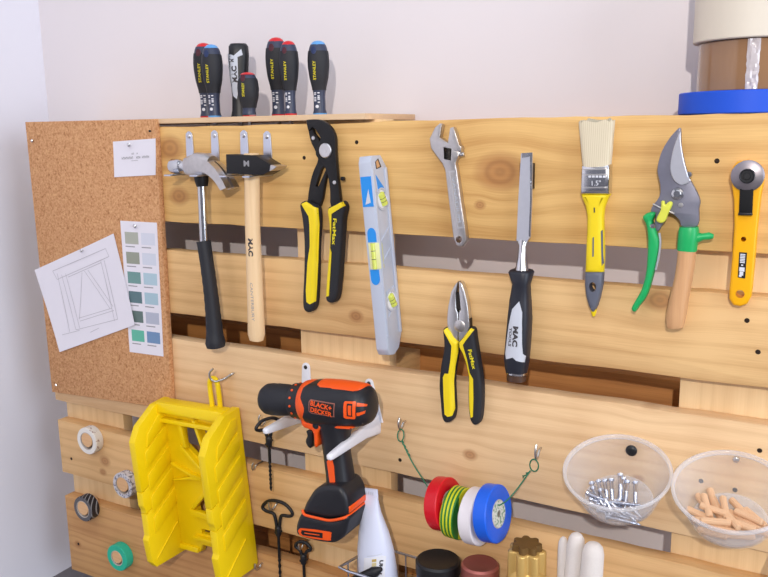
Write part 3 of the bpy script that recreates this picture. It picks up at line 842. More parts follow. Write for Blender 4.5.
decal('yellow_inlay', [(603.7, 685.5), (604.8, 689.1), (625.5, 698.9), (629.1, 693.7), (609.4, 682.4), (608, 657.5), (605.1, 637), (607.8, 630.4), (605.4, 605.6), (601.7, 570.7), (597.1, 568.9), (599, 591.3), (602.6, 619.1), (605.7, 646.6), (605.4, 668.2)], M['grip_yellow'], g2, [g2], .9)
a, e = [(614.6, 676.5)][0], [(611.8, 640.9)][0]
lettering('FatMax', M['print_yellow'], g2, [g2], mid(a, e), 5.5, math.degrees(math.atan2(e[1]-a[1], e[0]-a[0])), .5, width=math.hypot(e[0]-a[0], e[1]-a[1]), bold=.02)

# ------------------------------------------------------------------ torpedo level: its narrow edge faces out, its side faces right
t = thing('spirit_level', 'silver torpedo level with blue pads hanging on the second board', 'level', (693.6, -25, 626.9))
e0 = [(667.1, 758.2)][0]; e1 = [(690.3, 502.3)][0]
ax = Vector((e1[0]-e0[0], 0, e1[1]-e0[1])); ln = ax.length; ax.normalize(); cr = Vector((-ax.z, 0, ax.x))  # cr points to the right
if cr.x < 0: cr = -cr
O = Vector((e0[0], -44, e0[1])); W = 17.5; DP = 41
def LV(u, v, d): return tuple(O+ax*u+cr*v+Vector((0, d, 0)))   # along, across to the right, depth to the wall
def level_prism(prof, v0, v1, bev):
    """prof in (along, depth); extruded across the width."""
    mb = MB(); n = len(prof)
    r0 = [mb.bm.verts.new(LV(u, v0, d)) for u, d in prof]; r1 = [mb.bm.verts.new(LV(u, v1, d)) for u, d in prof]
    for i in range(n):
        j = (i+1) % n; mb.bm.faces.new((r0[i], r0[j], r1[j], r1[i]))
    mb.bm.faces.new(r0[::-1]); mb.bm.faces.new(r1)
    bmesh.ops.recalc_face_normals(mb.bm, faces=mb.bm.faces)
    bmesh.ops.bevel(mb.bm, geom=mb.bm.edges[:], offset=bev, segments=2, profile=.5, affect='EDGES', clamp_overlap=True)
    return mb
prof = [(0, 4), (0, 28), (16, DP), (ln-26, DP), (ln-6, 30), (ln, 16), (ln-2, 4), (ln-10, 0), (8, 0)]
body = level_prism(prof, 0, W, 1.2).build('body', M['levelgrey'], t)
# side flanges stand proud of the web
for d0, d1 in ((1.5, 6.5), (33.5, 39)):
    level_prism([(16, d0), (16, d1), (ln-26, d1), (ln-26, d0)], W-.5, W+1.6, .5).build('flange', M['levelgrey'], body)
for u in ([(696.2, 705.5)], [(704.4, 575)]):
    uu = (Vector((u[0][0], 0, u[0][1]))-Vector((O.x, 0, O.z))).dot(ax)
    c = Vector(LV(uu, W, 20))
    b = MB(); b.lathe([(11.5, -1), (13, -1), (14.6, .4), (14.6, 1.4), (12.4, 1.4), (11.5, .4)], c, cr, 28, closed=True); ring_o = b.build('vial_ring', M['levelgrey'], t)
    b = MB(); b.lathe([(0, -2), (11.4, -2), (11.4, .5), (0, .5)], c, cr, 24); b.build('vial_window', M['white'], t)
    dv = (ax*1+Vector((0, .55, 0))).normalized() if u[0][1] > 520 else (ax*.8+Vector((0, -1, 0))).normalized()
    b = MB(); b.tube([c+cr*.8-dv*9, c+cr*.8-dv*8, c+cr*.8+dv*8, c+cr*.8+dv*9], [3.5, 5.2, 5.2, 3.5], 12); vo = b.build('vial', M['vial'], t)
    for s_ in (-2.4, 2.4):
        b = MB(); b.tube([c+cr*.8+dv*(s_-.3), c+cr*.8+dv*(s_+.3)], 5.35, 14); b.build('vial_line', M['darkink'], vo)
pu = lambda px, d: (Vector((px[0], 0, px[1]))-Vector((O.x, 0, O.z))).dot(ax)
c0 = pu([(684.3, 650.8)][0], 0); c1 = pu([(688, 617.7)][0], 0)
b = level_prism([(c0, -.8), (c0, 10), (c1, 10), (c1, -.8)], 3.6, W+.8, .4); b.build('vial_window', M['vialclear'], t)
p0 = LV(c0, W*.6, -1.6); p1 = LV(c1, W*.6, -1.6)
b = MB(); b.tube([p0, p1], 2.8, 14); vo = b.build('vial', M['vial'], t)
for f in (.3, .62):
    q = Vector(p0).lerp(Vector(p1), f); b = MB(); b.tube([q-ax*.4, q+ax*.4], 3.0, 14); b.build('vial_line', M['darkink'], vo)
def front_pad(u0, u1, v0, v1, m, name, round_end=0):
    P = [(u0, v0), (u0, v1), (u1, v1), (u1, v0)]
    if round_end < 0: P = [(u0+(1-math.sin(a))*8, (v0+v1)/2-math.cos(a)*(v1-v0)/2) for a in [math.pi*k/10 for k in range(11)]]+[(u1, v1), (u1, v0)]
    if round_end > 0: P = [(u1-(1-math.sin(a))*8, (v0+v1)/2-math.cos(a)*(v1-v0)/2) for a in [math.pi*k/10 for k in range(11)]]+[(u0, v1), (u0, v0)]
    pts = [(LV(u, v, 0)[0], LV(u, v, 0)[2]) for u, v in P]
    return decal(name, pts, M[m], t, [body], .6)
ul = pu([(672.9, 733.5)][0], 0); um = pu([(677.9, 696.1)][0], 0)
lb = front_pad(ul, um, 1.2, W-1, 'levelblue', 'blue_label')
pts = [LV(um-3, W*.3, 0), LV(um-22, W*.65, 0), LV(um-5, W*.75, 0)]
decal('logo_triangle', [(p[0], p[2]) for p in pts], M['panelgrey'], t, [lb], .3)
ua = pu([(680.3, 669.7)][0], 0); front_pad(ua, c0-1, 3.5, W-1.5, 'levelblue', 'blue_pad', -1)
ub = pu([(690.6, 597.2)][0], 0); front_pad(c1+1, ub, 2.5, W-2, 'levelblue', 'blue_pad', 1)
def side_tri(P, m, name, off=.5):
    mb = MB(); mb.bm.faces.new([mb.bm.verts.new(LV(u, W+off, d)) for u, d in P])
    r = bmesh.ops.extrude_face_region(mb.bm, geom=mb.bm.faces[:])
    for v in r['geom']:
        if isinstance(v, bmesh.types.BMVert): v.co -= cr*1.0
    return mb.build(name, M[m], t)
side_tri([(24, 10), (43, 13), (43, 30)], 'levelblue', 'blue_mark')
side_tri([(46, 12), (52, 12), (50, 30), (46, 28)], 'levelblue', 'blue_mark')
side_tri([(8, 12), (4, 20), (15, 26), (17, 13)], 'darksteel', 'hanging_hole')
side_tri([(8, 13), (6, 18), (14, 22), (16, 14)], 'ash', 'hanging_hole', .8)
for u0 in (92, 118, 168, 190):
    if u0 < ln-35: side_tri([(u0, 30), (u0+16, 8), (u0+19, 8), (u0+3, 30)], 'levelgrey', 'rib', 1.0)

# ------------------------------------------------------------------ adjustable wrench
t = thing('adjustable_wrench', 'small steel adjustable wrench with a hole in its tail', 'wrench', (774.4, -5, 762))
pts = [(757.6, 792.9), (764.1, 797.8), (767.4, 796.6), (764.4, 780.7), (775.1, 774.6), (776.5, 776.5), (782.9, 765.7), (791.6, 763.3), (788.3, 756.6), (785.1, 750), (787, 741.5), (798, 675.3), (800.6, 656), (794.5, 647.7), (787.3, 648.8), (782.7, 658.4), (771.4, 741.4), (767.6, 749.5), (760.8, 757.4), (752.1, 768.1), (750.2, 779.6)]
hole = circle(*[(790.5, 656.8)][0], 4.2)
slot = [(769.5, 769.3), (780.2, 767.5), (779.5, 753), (770.2, 754.8)]
b = MB(); b.plate(pts, -10.5, -.6, r=1.4, seg=2, holes=[hole, slot]); wb = b.build('body', M['cast'], t, ang=45)
jw = [(775.3, 774.6), (778.3, 792.1), (782.6, 793.4), (786.8, 784), (790.5, 771.6), (793.8, 769.5), (793, 762.7), (782.9, 765.1)]
b = MB(); b.plate(jw, -11.2, -1.4, r=1.2, seg=2); b.build('moving_jaw', M['cast'], t)
a0, a1 = (775.3, -6, 769.3), (774.9, -6, 753.3)
pth = []; n = 40
b = MB(); b.tube([a0, a1], 3.2, 14)
for k in range(5):
    q = Vector(a0).lerp(Vector(a1), (k+.7)/5.4); d = (Vector(a1)-Vector(a0)).normalized()
    b.lathe([(3.0, -1.1), (4.8, -.6), (4.8, .6), (3.0, 1.1)], q, d, 16)
b.build('knurl', M['darksteel'], t)
q = (791.2, -6, 760.3); b = MB(); b.lathe([(0, -4), (2.2, -4), (2.6, -3), (2.6, 3), (2.2, 4), (0, 4)], q, (1, 0, .1), 12); b.build('pin', M['steel'], t)
for o_, w in ((0, 1),):
    L1, L2 = [(776.2, 740.4), (788.2, 669.6)], [(786.4, 741.7), (797.3, 671.2)]
    fr = [L1[0], L2[0], L2[1], L1[1]]
    inn = [mid(mid(fr[0], fr[1], .2), fr[3], .03), mid(mid(fr[1], fr[0], .2), fr[2], .03), mid(mid(fr[2], fr[3], .2), fr[1], .03), mid(mid(fr[3], fr[2], .2), fr[0], .03)]
    decal('raised_rim', fr, M['steel'], t, [wb], .5, holes=[inn])
    a, e = mid(fr[0], fr[1]), mid(fr[2], fr[3])
    lettering('VANADIUM', M['panelgrey'], t, [wb], mid(a, e, .5), 4.2, math.degrees(math.atan2(e[1]-a[1], e[0]-a[0])), .35, width=.78*math.hypot(a[0]-e[0], a[1]-e[1]), name='stamped_text')

# ------------------------------------------------------------------ hanging chisel
t = thing('wood_chisel', 'wide chisel hanging blade up with a black and grey handle', 'chisel', (872.3, -12, 612.3), 'chisels on the board')
pts = [(869.4, 762), (882, 762.9), (882.7, 707.9), (881.8, 664.2), (878.1, 658.7), (865.6, 659.2), (867, 707.4)]
b = MB(); b.plate(pts, -12, -6.5, r=.3, seg=1)
bl = b.build('blade', M['blade'], t)
bv = [(880.5, 758.9), (883, 763), (883.7, 708.2), (882.8, 664.7), (880.9, 665.7), (881.8, 708.1)]
decal('bevelled_edge', bv, M['chrome'], t, [bl], .3, skirt=.5)
bv = [(870.5, 762.1), (883, 763), (880.5, 758.3), (870.8, 756.6)]
decal('bevelled_tip', bv, M['chrome'], t, [bl], .3, skirt=.5)
nk = [(872, -9, 661.4), (872.7, -10, 653.1), (872.9, -11, 638.9), (873.5, -13, 623.5)]
b = MB(); b.loft([(nk[0], 8.5, 2.6), (nk[1], 4.2, 4), (nk[2], 5.6, 5.6), (nk[3], 8.2, 8.2)], n=24); b.build('neck', M['chrome'], t, ang=60)
hc = [(873.6, -15, 625), (873.6, -15, 622.6), (874, -15, 608.1), (873.3, -15, 588.6), (873, -15, 566.4), (871.5, -15, 538.9), (869.9, -15, 514.9), (869.8, -15, 503.5), (869.9, -15, 499.1)]
hw = [12.8, 14.4, 10.2, 12.4, 14.0, 14.6, 14.6, 13.2, 12.4]
b = MB(); b.loft([(c, w, min(w*1.05, 15.1), 2.8) for c, w in zip(hc, hw)], n=32); hd = b.build('handle', M['chiselblack'], t, ang=60)
ec = [(869.9, -15, 499.7), (869.8, -15, 497.1), (869.8, -15, 488.2)]
b = MB(); b.loft([(ec[0], 13.2, 13.2), (ec[1], 13.2, 13.2)], n=28); b.build('strike_ring', M['chrome'], t)
b = MB(); b.loft([(ec[1], 11.6, 11.6), (ec[2], 11.8, 11.8)], n=28); b.build('end_cap', mat('dark_brown_cap', (74, 50, 36), .4), t)
pn = decal('grey_panel', [(876.2, 589.6), (880.3, 576.7), (880.9, 538.7), (881.7, 525.9), (884.2, 522.5), (883.1, 515), (874.4, 517.3), (870.3, 520.7), (861.4, 517.1), (859.7, 524.4), (863.9, 559.6), (867.9, 579.6)], M['panelgrey'], t, [hd], .7)
c = [(873, 546.9)][0]; lettering('MAC', M['darkink'], t, [pn], c, 6.6, -92, .3, width=25, bold=.05)
c = [(866.5, 545.6)][0]; lettering('TOOLS', M['darkink'], t, [pn], c, 3.4, -92, .3, width=23, bold=.03)


# small magnet block behind the chisel blade
q = (880, -4, 735.5)
b = MB(); b.box(q[0]-14, q[0]+3, -6.5, 0, q[2]-15, q[2]+15, .8)
tag(b.build('magnet_block', M['darksteel'], loc=(q[0], 0, q[2])), 'small dark magnet block behind the hanging chisel blade', 'magnet')

# ------------------------------------------------------------------ paint brush
t = thing('paint_brush', 'paint brush with pale bristles and a yellow handle', 'brush', (958.2, -10, 710.1))
fe = [(942.2, 748.9), (973.6, 750), (974.2, 717.4), (941.8, 716.4)]
br = [(935.8, 796.7), (945.9, 797.8), (957, 798.7), (966.9, 798.1), (975.7, 797.3), (974.5, 771), (973.1, 747), (942.8, 746.7), (938.9, 771.1)]
b = MB(); nx = 16
TLb, TRb, BRb, BLb = br[0], br[4], br[6], br[7]
rings = []
for j in range(9):
    f = j/8; a = mid(TLb, BLb, f); c = mid(TRb, BRb, f)
    half = 5+3.5*f
    ring = []
    for k in range(32):
        th = 2*math.pi*k/32; u = .5+.5*math.copysign(abs(math.cos(th))**.4, math.cos(th))
        pz = a[1]+(c[1]-a[1])*u+(1.6*math.sin(k*2.3)+(2.2 if 4 < k < 12 else 0) if j == 0 else 0)
        ring.append(b.bm.verts.new((a[0]+(c[0]-a[0])*u, -9.5+half*math.copysign(abs(math.sin(th))**.5, math.sin(th)), pz)))
    rings.append(ring)
for A_, B_ in zip(rings, rings[1:]):
    for k in range(32): b.bm.faces.new((A_[k], A_[(k+1) % 32], B_[(k+1) % 32], B_[k]))
b.bm.faces.new(rings[0][::-1]); b.bm.faces.new(rings[-1])
b.build('bristles', M['bristle'], t, ang=50)
b = MB(); b.plate(fe, -18.6, 0, r=4.5, seg=4); fo = b.build('ferrule', M['chrome'], t, ang=50)
for f in (.12, .3, .74):
    q = [mid(fe[0], fe[3], f), mid(fe[1], fe[2], f), mid(fe[1], fe[2], f+.045), mid(fe[0], fe[3], f+.045)]
    q[0] = mid(q[0], q[1], .05); q[3] = mid(q[3], q[2], .05); q[1] = mid(q[1], q[0], .05); q[2] = mid(q[2], q[3], .05)
    decal('crimp_line', q, M['steel'], t, [fo], .9, skirt=1.4)
c = [(960.1, 729.7)][0]; lettering('1.5"', M['print_white'], t, [fo], c, 5.5, 3, .35, name='size_marking')
bars('size_marking', [[(c[0]-9+4*k, c[1]+6), (c[0]-6+4*k, c[1]+6), (c[0]-6+4*k, c[1]+8.4), (c[0]-9+4*k, c[1]+8.4)] for k in range(5)], M['print_white'], t, [fo], .35)
hp = [(941.5, 716.9), (974.4, 717.7), (971.3, 711.5), (968.3, 702.5), (967.5, 692.3), (968.6, 670.9), (970.1, 649.3), (969.9, 628.6), (949.6, 627.1), (949.6, 653.9), (950.1, 673.4), (949.7, 691.7), (947.5, 702.9), (943.8, 710.8)]
b = MB(); b.plate(hp, -17, -1, r=5.5, seg=4); hd = b.build('handle', M['grip_yellow'], t, ang=60)
for pp in ('a',):
    decal('slot', [(957.6, 667.8), (959.2, 669.4), (959.7, 647.4), (958.2, 646.1)], M['greyplastic'], t, [hd], .4)
    decal('slot', [(966.4, 676.1), (967.9, 677.3), (970.2, 638.9), (968.7, 636.5)], M['greyplastic'], t, [hd], .4)
    decal('slot', [(957.8, 702.3), (959.1, 702.3), (959.3, 696.7), (958, 696.7)], M['darkink'], t, [hd], .4)
hole = circle(*[(959.3, 611.5)][0], 4.1, 18, 5.7)
tp = [(949.5, 628.3), (969.9, 629.8), (969.5, 614.7), (967.1, 599.3), (964.1, 588.5), (961.3, 582.3), (958.8, 582.1), (955.3, 588.2), (951.7, 599.1), (949.6, 613.1)]
b = MB(); b.plate(tp, -16.6, -1.4, r=4.5, seg=4, holes=[hole]); b.build('rubber_tail', M['greyplastic'], t, ang=60)
q0, q1 = (959.9, -9, 584.5), (959.9, -9, 576)
b = MB(); b.loft([(q0, 3.4, 4), (mid(q0, q1), 3.0, 3.2), (q1, 1.5, 1.6)], n=14); b.build('tail_tip', M['grip_yellow'], t)

# ------------------------------------------------------------------ pruning shears
t = thing('pruning_shears', 'open pruning shears with one green handle and one wooden handle', 'shears', (1045.8, -12, 719.5))
bp = [(1045.2, 788.2), (1039.9, 784.7), (1033.7, 776.5), (1027.5, 764.5), (1024.4, 751.7), (1024, 742.1), (1027.3, 729.3), (1027.4, 716.4), (1019.6, 703.7), (1020.4, 697.7), (1024.7, 694.6), (1023.1, 683.6), (1027.6, 678.3), (1032.4, 687.8), (1037.2, 697.3), (1042.9, 696.9), (1049.3, 691.2), (1052.8, 684.4), (1067.9, 686.2), (1068.2, 703.7), (1068.9, 712.2), (1065.8, 720.6), (1059.9, 731), (1055.6, 738.3), (1050.5, 755), (1046.6, 770.7)]
b = MB(); b.plate(crom(bp, 3), -13.5, -7, r=1, seg=2); bd = b.build('blade_body', M['pruner'], t)
bl = [(1045.5, 784.8), (1046.3, 776), (1049.7, 758.3), (1055.6, 739), (1058.4, 733.3), (1050.5, 729.2), (1042.7, 733), (1038, 742.5), (1037.6, 754.1), (1040.3, 769.8)]
b = MB(); b.plate(crom(bl, 3), -16, -13.6, r=.6, seg=1); b.build('cutting_blade', M['blade'], t)
q = (1046, -13.5, 719.6); r = 6.8
b = MB(); b.lathe([(0, -4.2), (r*.5, -4.2), (r*.58, -2.4), (r*.9, -2), (r, -1), (r, 1), (r*.5, 1.2), (r*.5, 13.5), (0, 13.5)], q, (0, 1, 0), 24); b.build('pivot_bolt', M['chrome'], t)
b = MB(); b.lathe([(0, -2), (r*.45, -1.6), (r*.5, 0), (r*.5, 3), (0, 3)], (1056.4, -13, 740), (0, 1, 0), 14); b.build('stop_pin', M['chrome'], t)
b = MB(); b.lathe([(0, -1), (2.4, -.8), (2.8, .4), (0, .5)], (1049.9, -13.5, 707.7), (0, 1, 0), 14); b.build('rivet', M['steel'], t)
lk = [(1030.8, 711.2), (1033.4, 711.8), (1035.1, 708.2), (1039, 711.6), (1041.9, 710.2), (1041.5, 706.5), (1038.2, 698.1), (1035.7, 690.4), (1030.9, 688.1), (1026.8, 690.5), (1027.4, 695.1), (1030.6, 702.5)]
b = MB(); b.plate(crom(lk, 3), -21.5, -14, r=2, seg=3); b.build('safety_catch', M['lime'], t, ang=60)
b = MB(); b.tube([(1021.4, -15, 708), (1029.1, -16, 704.5), (1037.5, -16, 701.1), (1043.7, -15, 698.5)], 1.0, 8, smooth=3); b.build('spring_wire', M['wire'], t)
gp = [(1011.5, 693.6), (1016.3, 698.3), (1023.7, 699.2), (1023.6, 694.7), (1021.5, 689.1), (1024, 684.3), (1027, 676.2), (1029.9, 667.6), (1029, 653.2), (1026.6, 637.5), (1022.3, 615.8), (1018.5, 604.2), (1011.9, 593.9), (1007.8, 587.2), (1003.9, 591), (1008.5, 601.6), (1013.7, 612.9), (1017.6, 630.1), (1018.5, 648.1), (1018.2, 668.1), (1016.6, 681.2), (1014.8, 687.2)]
b = MB(); b.plate(crom(gp, 3), -20, -4, r=4, seg=4); b.build('green_handle', M['green'], t, ang=60)
b = MB(); b.tube([(1029.7, -16, 676.9), (1031.2, -16, 667.2), (1030.5, -16, 652.9), (1028, -16, 636.1)], 1.3, 8, smooth=3); b.build('handle_edge', M['blade'], t)
q = (1022.9, -19, 684.6); b = MB(); b.lathe([(0, -1.8), (2.4, -1.4), (3, 0), (3, 4), (0, 4)], q, (0, 1, 0), 14); b.build('rivet', M['chrome'], t)
kc = [(1059.7, -15, 684.7), (1059.9, -15, 680.4), (1059.4, -15, 670.7), (1059, -15, 659.4)]
b = MB(); b.loft([(kc[0], 9.4, 10, 2.6), (kc[1], 10.4, 11, 2.6), (kc[2], 10.2, 11, 2.6), (kc[3], 10, 10.6, 2.4)], n=24)
gt = [(1066.4, -15, 673.2), (1074.3, -15, 675.1), (1080.2, -15, 676.1), (1084.7, -15, 675.9)]
b.loft([(gt[0], 6.5, 7), (gt[1], 3.6, 4.5), (gt[2], 4, 4.5), (gt[3], 2.2, 2.5)], n=16, ref=Vector((0, 1, 0)))
b.build('green_collar', M['green'], t, ang=60)
wh = [(1059.2, -15, 663.2), (1058.7, -15, 646.9), (1057.1, -15, 629.3), (1054.1, -15, 608), (1052.1, -15, 591.1), (1051.1, -15, 578.7), (1051.6, -15, 574.2)]
ww = [9.2, 9.2, 9.2, 9.8, 10.2, 9.6, 8.4]
b = MB(); b.loft([(c, w, min(w*1.15, 13), 2.4) for c, w in zip(wh, ww)], n=24); b.build('wooden_handle', M['ash'], t, ang=60)

# ------------------------------------------------------------------ rotary cutter
t = thing('rotary_cutter', 'yellow rotary cutter with a round grey blade guard', 'cutter', (1114.2, -10, 683.4))
cp = [(1098.1, 740.8), (1098.7, 748.5), (1102.8, 753.7), (1112.2, 755.7), (1121.3, 752.9), (1127.1, 745.3), (1128.9, 735.2), (1127.3, 719.9), (1126.6, 702.4), (1126.1, 681.7), (1125.9, 650.2), (1125.5, 625.8), (1124.9, 614), (1121.5, 606.2), (1115.3, 602.8), (1108.2, 603.6), (1103.7, 610), (1103.3, 620.8), (1103.9, 653.1), (1103.9, 688), (1101.9, 714), (1098.9, 730.5)]
h1 = circle(*[(1113.8, 674.3)][0], 2.6); h2 = circle(*[(1114.2, 616.3)][0], 4.4)
b = MB(); b.plate(cp, -15, 0, r=3.2, seg=4, holes=[h1, h2]); bd = b.build('body', M['deepyellow'], t, ang=60)
q = (1113.7, -15, 739.6); r = 15.9
b = MB(); b.lathe([(0, -4), (r*.86, -4), (r, -2.6), (r, -.6), (0, -.4)], q, (0, 1, 0), 40); b.build('blade_guard', M['disc'], t, ang=40)
b = MB(); b.lathe([(0, -9), (r*.2, -9), (r*.24, -7.6), (r*.36, -7.6), (r*.42, -8.4), (r*.46, -8), (r*.47, -3.8), (0, -3.6)], q, (0, 1, 0), 28); b.build('centre_nut', M['black'], t, ang=40)
b = MB(); b.plate([(1107.3, 727.6), (1119.9, 727.5), (1120.6, 700.4), (1108.1, 700.1)], -18.6, -13.5, r=.8, seg=2); b.build('slider', M['matteblack'], t)
b = MB(); b.plate([(1107.6, 702.2), (1120.8, 702.2), (1120.8, 699.6), (1107.6, 699.5)], -20, -13.5, r=.6, seg=2); b.build('slider_ridge', M['black'], t)
lp = [(1110.7, 660.7), (1118.2, 660.6), (1118.1, 633.3), (1110.9, 633.9)]
la = decal('black_label', lp, M['label_black'], t, [bd], .3, skirt=.4)
a, e = [(1113.9, 638.5)][0], [(1114.4, 646.1)][0]
def lab(u0, u1, v0, v1):
    c = [lp[0], lp[1], lp[2], lp[3]]
    return [at4(c, u0, v0), at4(c, u1, v0), at4(c, u1, v1), at4(c, u0, v1)]
bars('label_print', [lab(.16, .8, .06+.062*k, .06+.062*k+.042) for k in range(6)], M['print_white'], t, [la], .15)
bars('label_print', [lab(.36, .62, .47, .52), lab(.14, .84, .58, .74), lab(.2, .7, .75, .9), lab(.14, .5, .9, .96)], M['print_white'], t, [la], .15)

# ------------------------------------------------------------------ combination pliers
t = thing('combination_pliers', 'smaller combination pliers with steel jaws and yellow and black grips', 'pliers', (791.3, -8, 547.6), 'pliers on the board')
jl = [(790.5, 604.4), (786.3, 600), (781, 590.6), (776.9, 570.9), (775.5, 555.1), (776.4, 538.2), (784.5, 529.9), (790.6, 526), (790.4, 564.4), (787.9, 569.3), (787.3, 588.5)]
jr = [(791.9, 604.5), (796.1, 602), (799.6, 592.1), (803.4, 577.2), (805.4, 560.7), (806.2, 547.9), (804, 537.3), (796.9, 530), (791.4, 526.1), (791.2, 564.5), (794.2, 568.6), (792.5, 585.1), (791.7, 591.5)]
b = MB(); b.plate(jl, -13.5, -2.5, r=1.6, seg=3); b.build('jaw', M['steel'], t)
b = MB(); b.plate(jr, -13.5, -2.5, r=1.6, seg=3); b.build('jaw', M['steel'], t)
b = MB(); b.plate([(787, 588.5), (792.2, 591.5), (793.7, 568.6), (788.2, 568)], -11, -5, r=.2, seg=1); b.build('jaw_teeth', M['darksteel'], t)
q = (793.2, -13.5, 547.7); b = MB(); b.lathe([(0, -.8), (6.6, -.7), (7.6, 0), (7.6, 2), (0, 2)], q, (0, 1, 0), 24); b.build('pivot', M['cast'], t)
b = MB(); b.plate([(804.1, 558), (806.5, 558.2), (806.9, 545.4), (803.6, 545.1)], -11.5, -4, r=.4, seg=1); b.build('cutter_notch', M['darksteel'], t)
gl = [(770.7, 539.8), (774.6, 544), (778.8, 540.5), (784.9, 531.5), (791.3, 527.7), (791.6, 520.5), (790.2, 511.2), (787, 493.6), (784.8, 474.6), (785.7, 453.3), (786.6, 437.2), (784.9, 424.8), (780.4, 418.8), (773.5, 417.7), (769.2, 424.9), (767.5, 442.4), (765.5, 466.5), (768.1, 493.8), (771.8, 512.9), (772.1, 527.4)]
b = MB(); b.plate(crom(gl, 4), -17.5, -.6, r=4.6, seg=4); g1 = b.build('grip', M['blackrub'], t, ang=60)
decal('yellow_inlay', [(772.6, 540.5), (776, 543.8), (779.3, 540.7), (785.7, 531.8), (792.1, 527.2), (791.6, 514.7), (787.7, 494.5), (785.8, 475.6), (786.5, 454.3), (787.4, 438.3), (784.8, 429.2), (778.9, 426.9), (774.6, 429.5), (773.2, 453.7), (772.3, 479.1), (774.6, 484.2), (779.9, 484.7), (783, 504.4), (784.3, 521.7), (779.3, 530.3)], M['grip_yellow'], g1, [g1], .9)
gr = [(812.7, 545), (808.1, 547.3), (803.8, 541.4), (797.9, 533), (792.7, 527.2), (792.7, 520.6), (796.9, 513.3), (802.2, 500.8), (806.1, 482.9), (806, 461.7), (806.9, 440.5), (809.2, 426.6), (814.5, 420.8), (820.8, 424.2), (823.5, 435.1), (824.6, 456.5), (823.9, 477.5), (820.1, 503.1), (816.4, 523.4), (814.2, 536.1)]
b = MB(); b.plate(crom(gr, 4), -17.5, -.6, r=4.6, seg=4); g2 = b.build('grip', M['blackrub'], t, ang=60)
decal('yellow_inlay', [(813.5, 545.2), (809.7, 547.1), (805.6, 542.3), (799.7, 533.9), (794.4, 527.6), (795.4, 520.9), (799.3, 514.3), (804.3, 501.9), (808.2, 484), (808.1, 462.9), (809, 441.7), (810.8, 430.5), (813.8, 432.6), (814.4, 455.9), (813.7, 482.2), (809, 489.4), (805.1, 507.2), (801.4, 518.5), (799.5, 524.8), (804.1, 531.8), (810, 539.7)], M['grip_yellow'], g2, [g2], .9)
a, e = [(808.8, 520)][0], [(815.4, 495.5)][0]
lettering('FatMax', M['print_yellow'], g2, [g2], mid(a, e), 5.2, math.degrees(math.atan2(e[1]-a[1], e[0]-a[0])), .5, width=math.hypot(e[0]-a[0], e[1]-a[1]), bold=.02)

# ------------------------------------------------------------------ cordless drill lying on two white brackets
yd = -74
t = thing('cordless_drill', 'orange and black cordless drill lying on two white brackets', 'drill', (642.4, -74, 418.3))


def D(px, py, rpx, depth=1):
    pass
ax0 = (527, -74, 430.2); ax1 = (700.5, -74, 447.3)
A0 = Vector(ax0); A1 = Vector((ax1[0], -74, ax1[2])); AX = (A1-A0).normalized(); AL = (A1-A0).length
def ap(f): return A0+(A1-A0)*f
b = MB(); b.lathe([(0, 0), (11, 0), (17.5, 2.5), (21, 8), (22, 16), (21.6, 24), (22, 25), (21.4, 40), (20, 52), (18.5, 54), (0, 54)], A0, AX, 36)
ch = b.build('chuck', M['blackrub'], t, ang=40)
b = MB(); pr = [(0, 52), (20, 52), (23.6, 54), (24.4, 66), (25.5, 72), (0, 72)]
b.lathe(pr, A0, AX, 36); cl = b.build('clutch_collar', M['drillblack'], t, ang=40)
for k in range(14):
    a = 2*math.pi*k/14
    u, v = frame_from(AX, Vector((0, 0, 1)))
    o_ = A0+AX*61+(u*math.cos(a)+v*math.sin(a))*24.1
    b = MB(); b.lathe([(0, 0), (1.7, 0), (1.7, .8), (0, .8)], o_, (u*math.cos(a)+v*math.sin(a)), 8); b.build('clutch_mark', M['orange'], cl)
b = MB(); b.loft([(A0+AX*71, 25, 25), (A0+AX*74, 28.2, 28.2), (A0+AX*82, 30, 30), (A0+AX*90, 30, 30), (A0+AX*91, 28, 28)], n=36, d0=AX); b.build('front_ring', M['orange'], t, ang=40)
bs = []
for f, r in ((.47, 28.6), (.53, 30), (.6, 30.4), (.72, 30), (.84, 28.6), (.92, 26.6), (.965, 23), (.99, 17), (1.0, 9)):
    p_ = ap(f); bs.append((p_, r, r*1.02, 2.3))
b = MB(); b.loft(bs, n=40, d0=AX); body = b.build('motor_housing', M['drillblack'], t, ang=60)
# orange saddle on the top of the housing, in the round
def shell(f0, f1, a0, a1, m, name, par, lift=1.2, nf=28, na=28, endr=.0):
    """A moulded cover that follows the housing between two angles (0 = up, 90 = towards the viewer)."""
    mb = MB(); g = []
    for i in range(nf+1):
        f = f0+(f1-f0)*i/nf; row = []
        for (pa, ra, _, _), (pb, rb, _, _) in zip(bs, bs[1:]):
            fa, fb = (pa-A0).length/AL, (pb-A0).length/AL
            if fa-1e-6 <= f <= fb+1e-6: r = ra+(rb-ra)*(f-fa)/(fb-fa)
        e = min(i, nf-i)/nf
        sh_ = 1 if not endr else min(1, math.sqrt(max(0, 1-(1-min(1, e/endr))**2))*.75+.25)
        am = (a0+a1)/2
        for k in range(na+1):
            a = math.radians(am+((a0+(a1-a0)*k/na)-am)*sh_)
            edge = 1 if 0 < k < na and 0 < i < nf else 0
            row.append(mb.bm.verts.new(ap(f)+Vector((0, -math.sin(a), math.cos(a)))*(r+(lift if edge else -3))))
        g.append(row)
    for i in range(nf):
        for k in range(na): mb.bm.faces.new((g[i][k], g[i][k+1], g[i+1][k+1], g[i+1][k]))
    return mb.build(name, m, par, ang=60)
shell(.55, .945, -62, 40, M['orange'], 'top_saddle', t, 1.4, endr=.16)
lw = shell(.47, .93, 118, 150, M['orange'], 'lower_trim', t, 1.0, endr=.05)
pn = [(625.1, 452.9), (661.8, 453), (660.6, 434.6), (658.8, 434.8), (626.4, 434.6), (622.6, 436.8), (622.5, 450.2)]
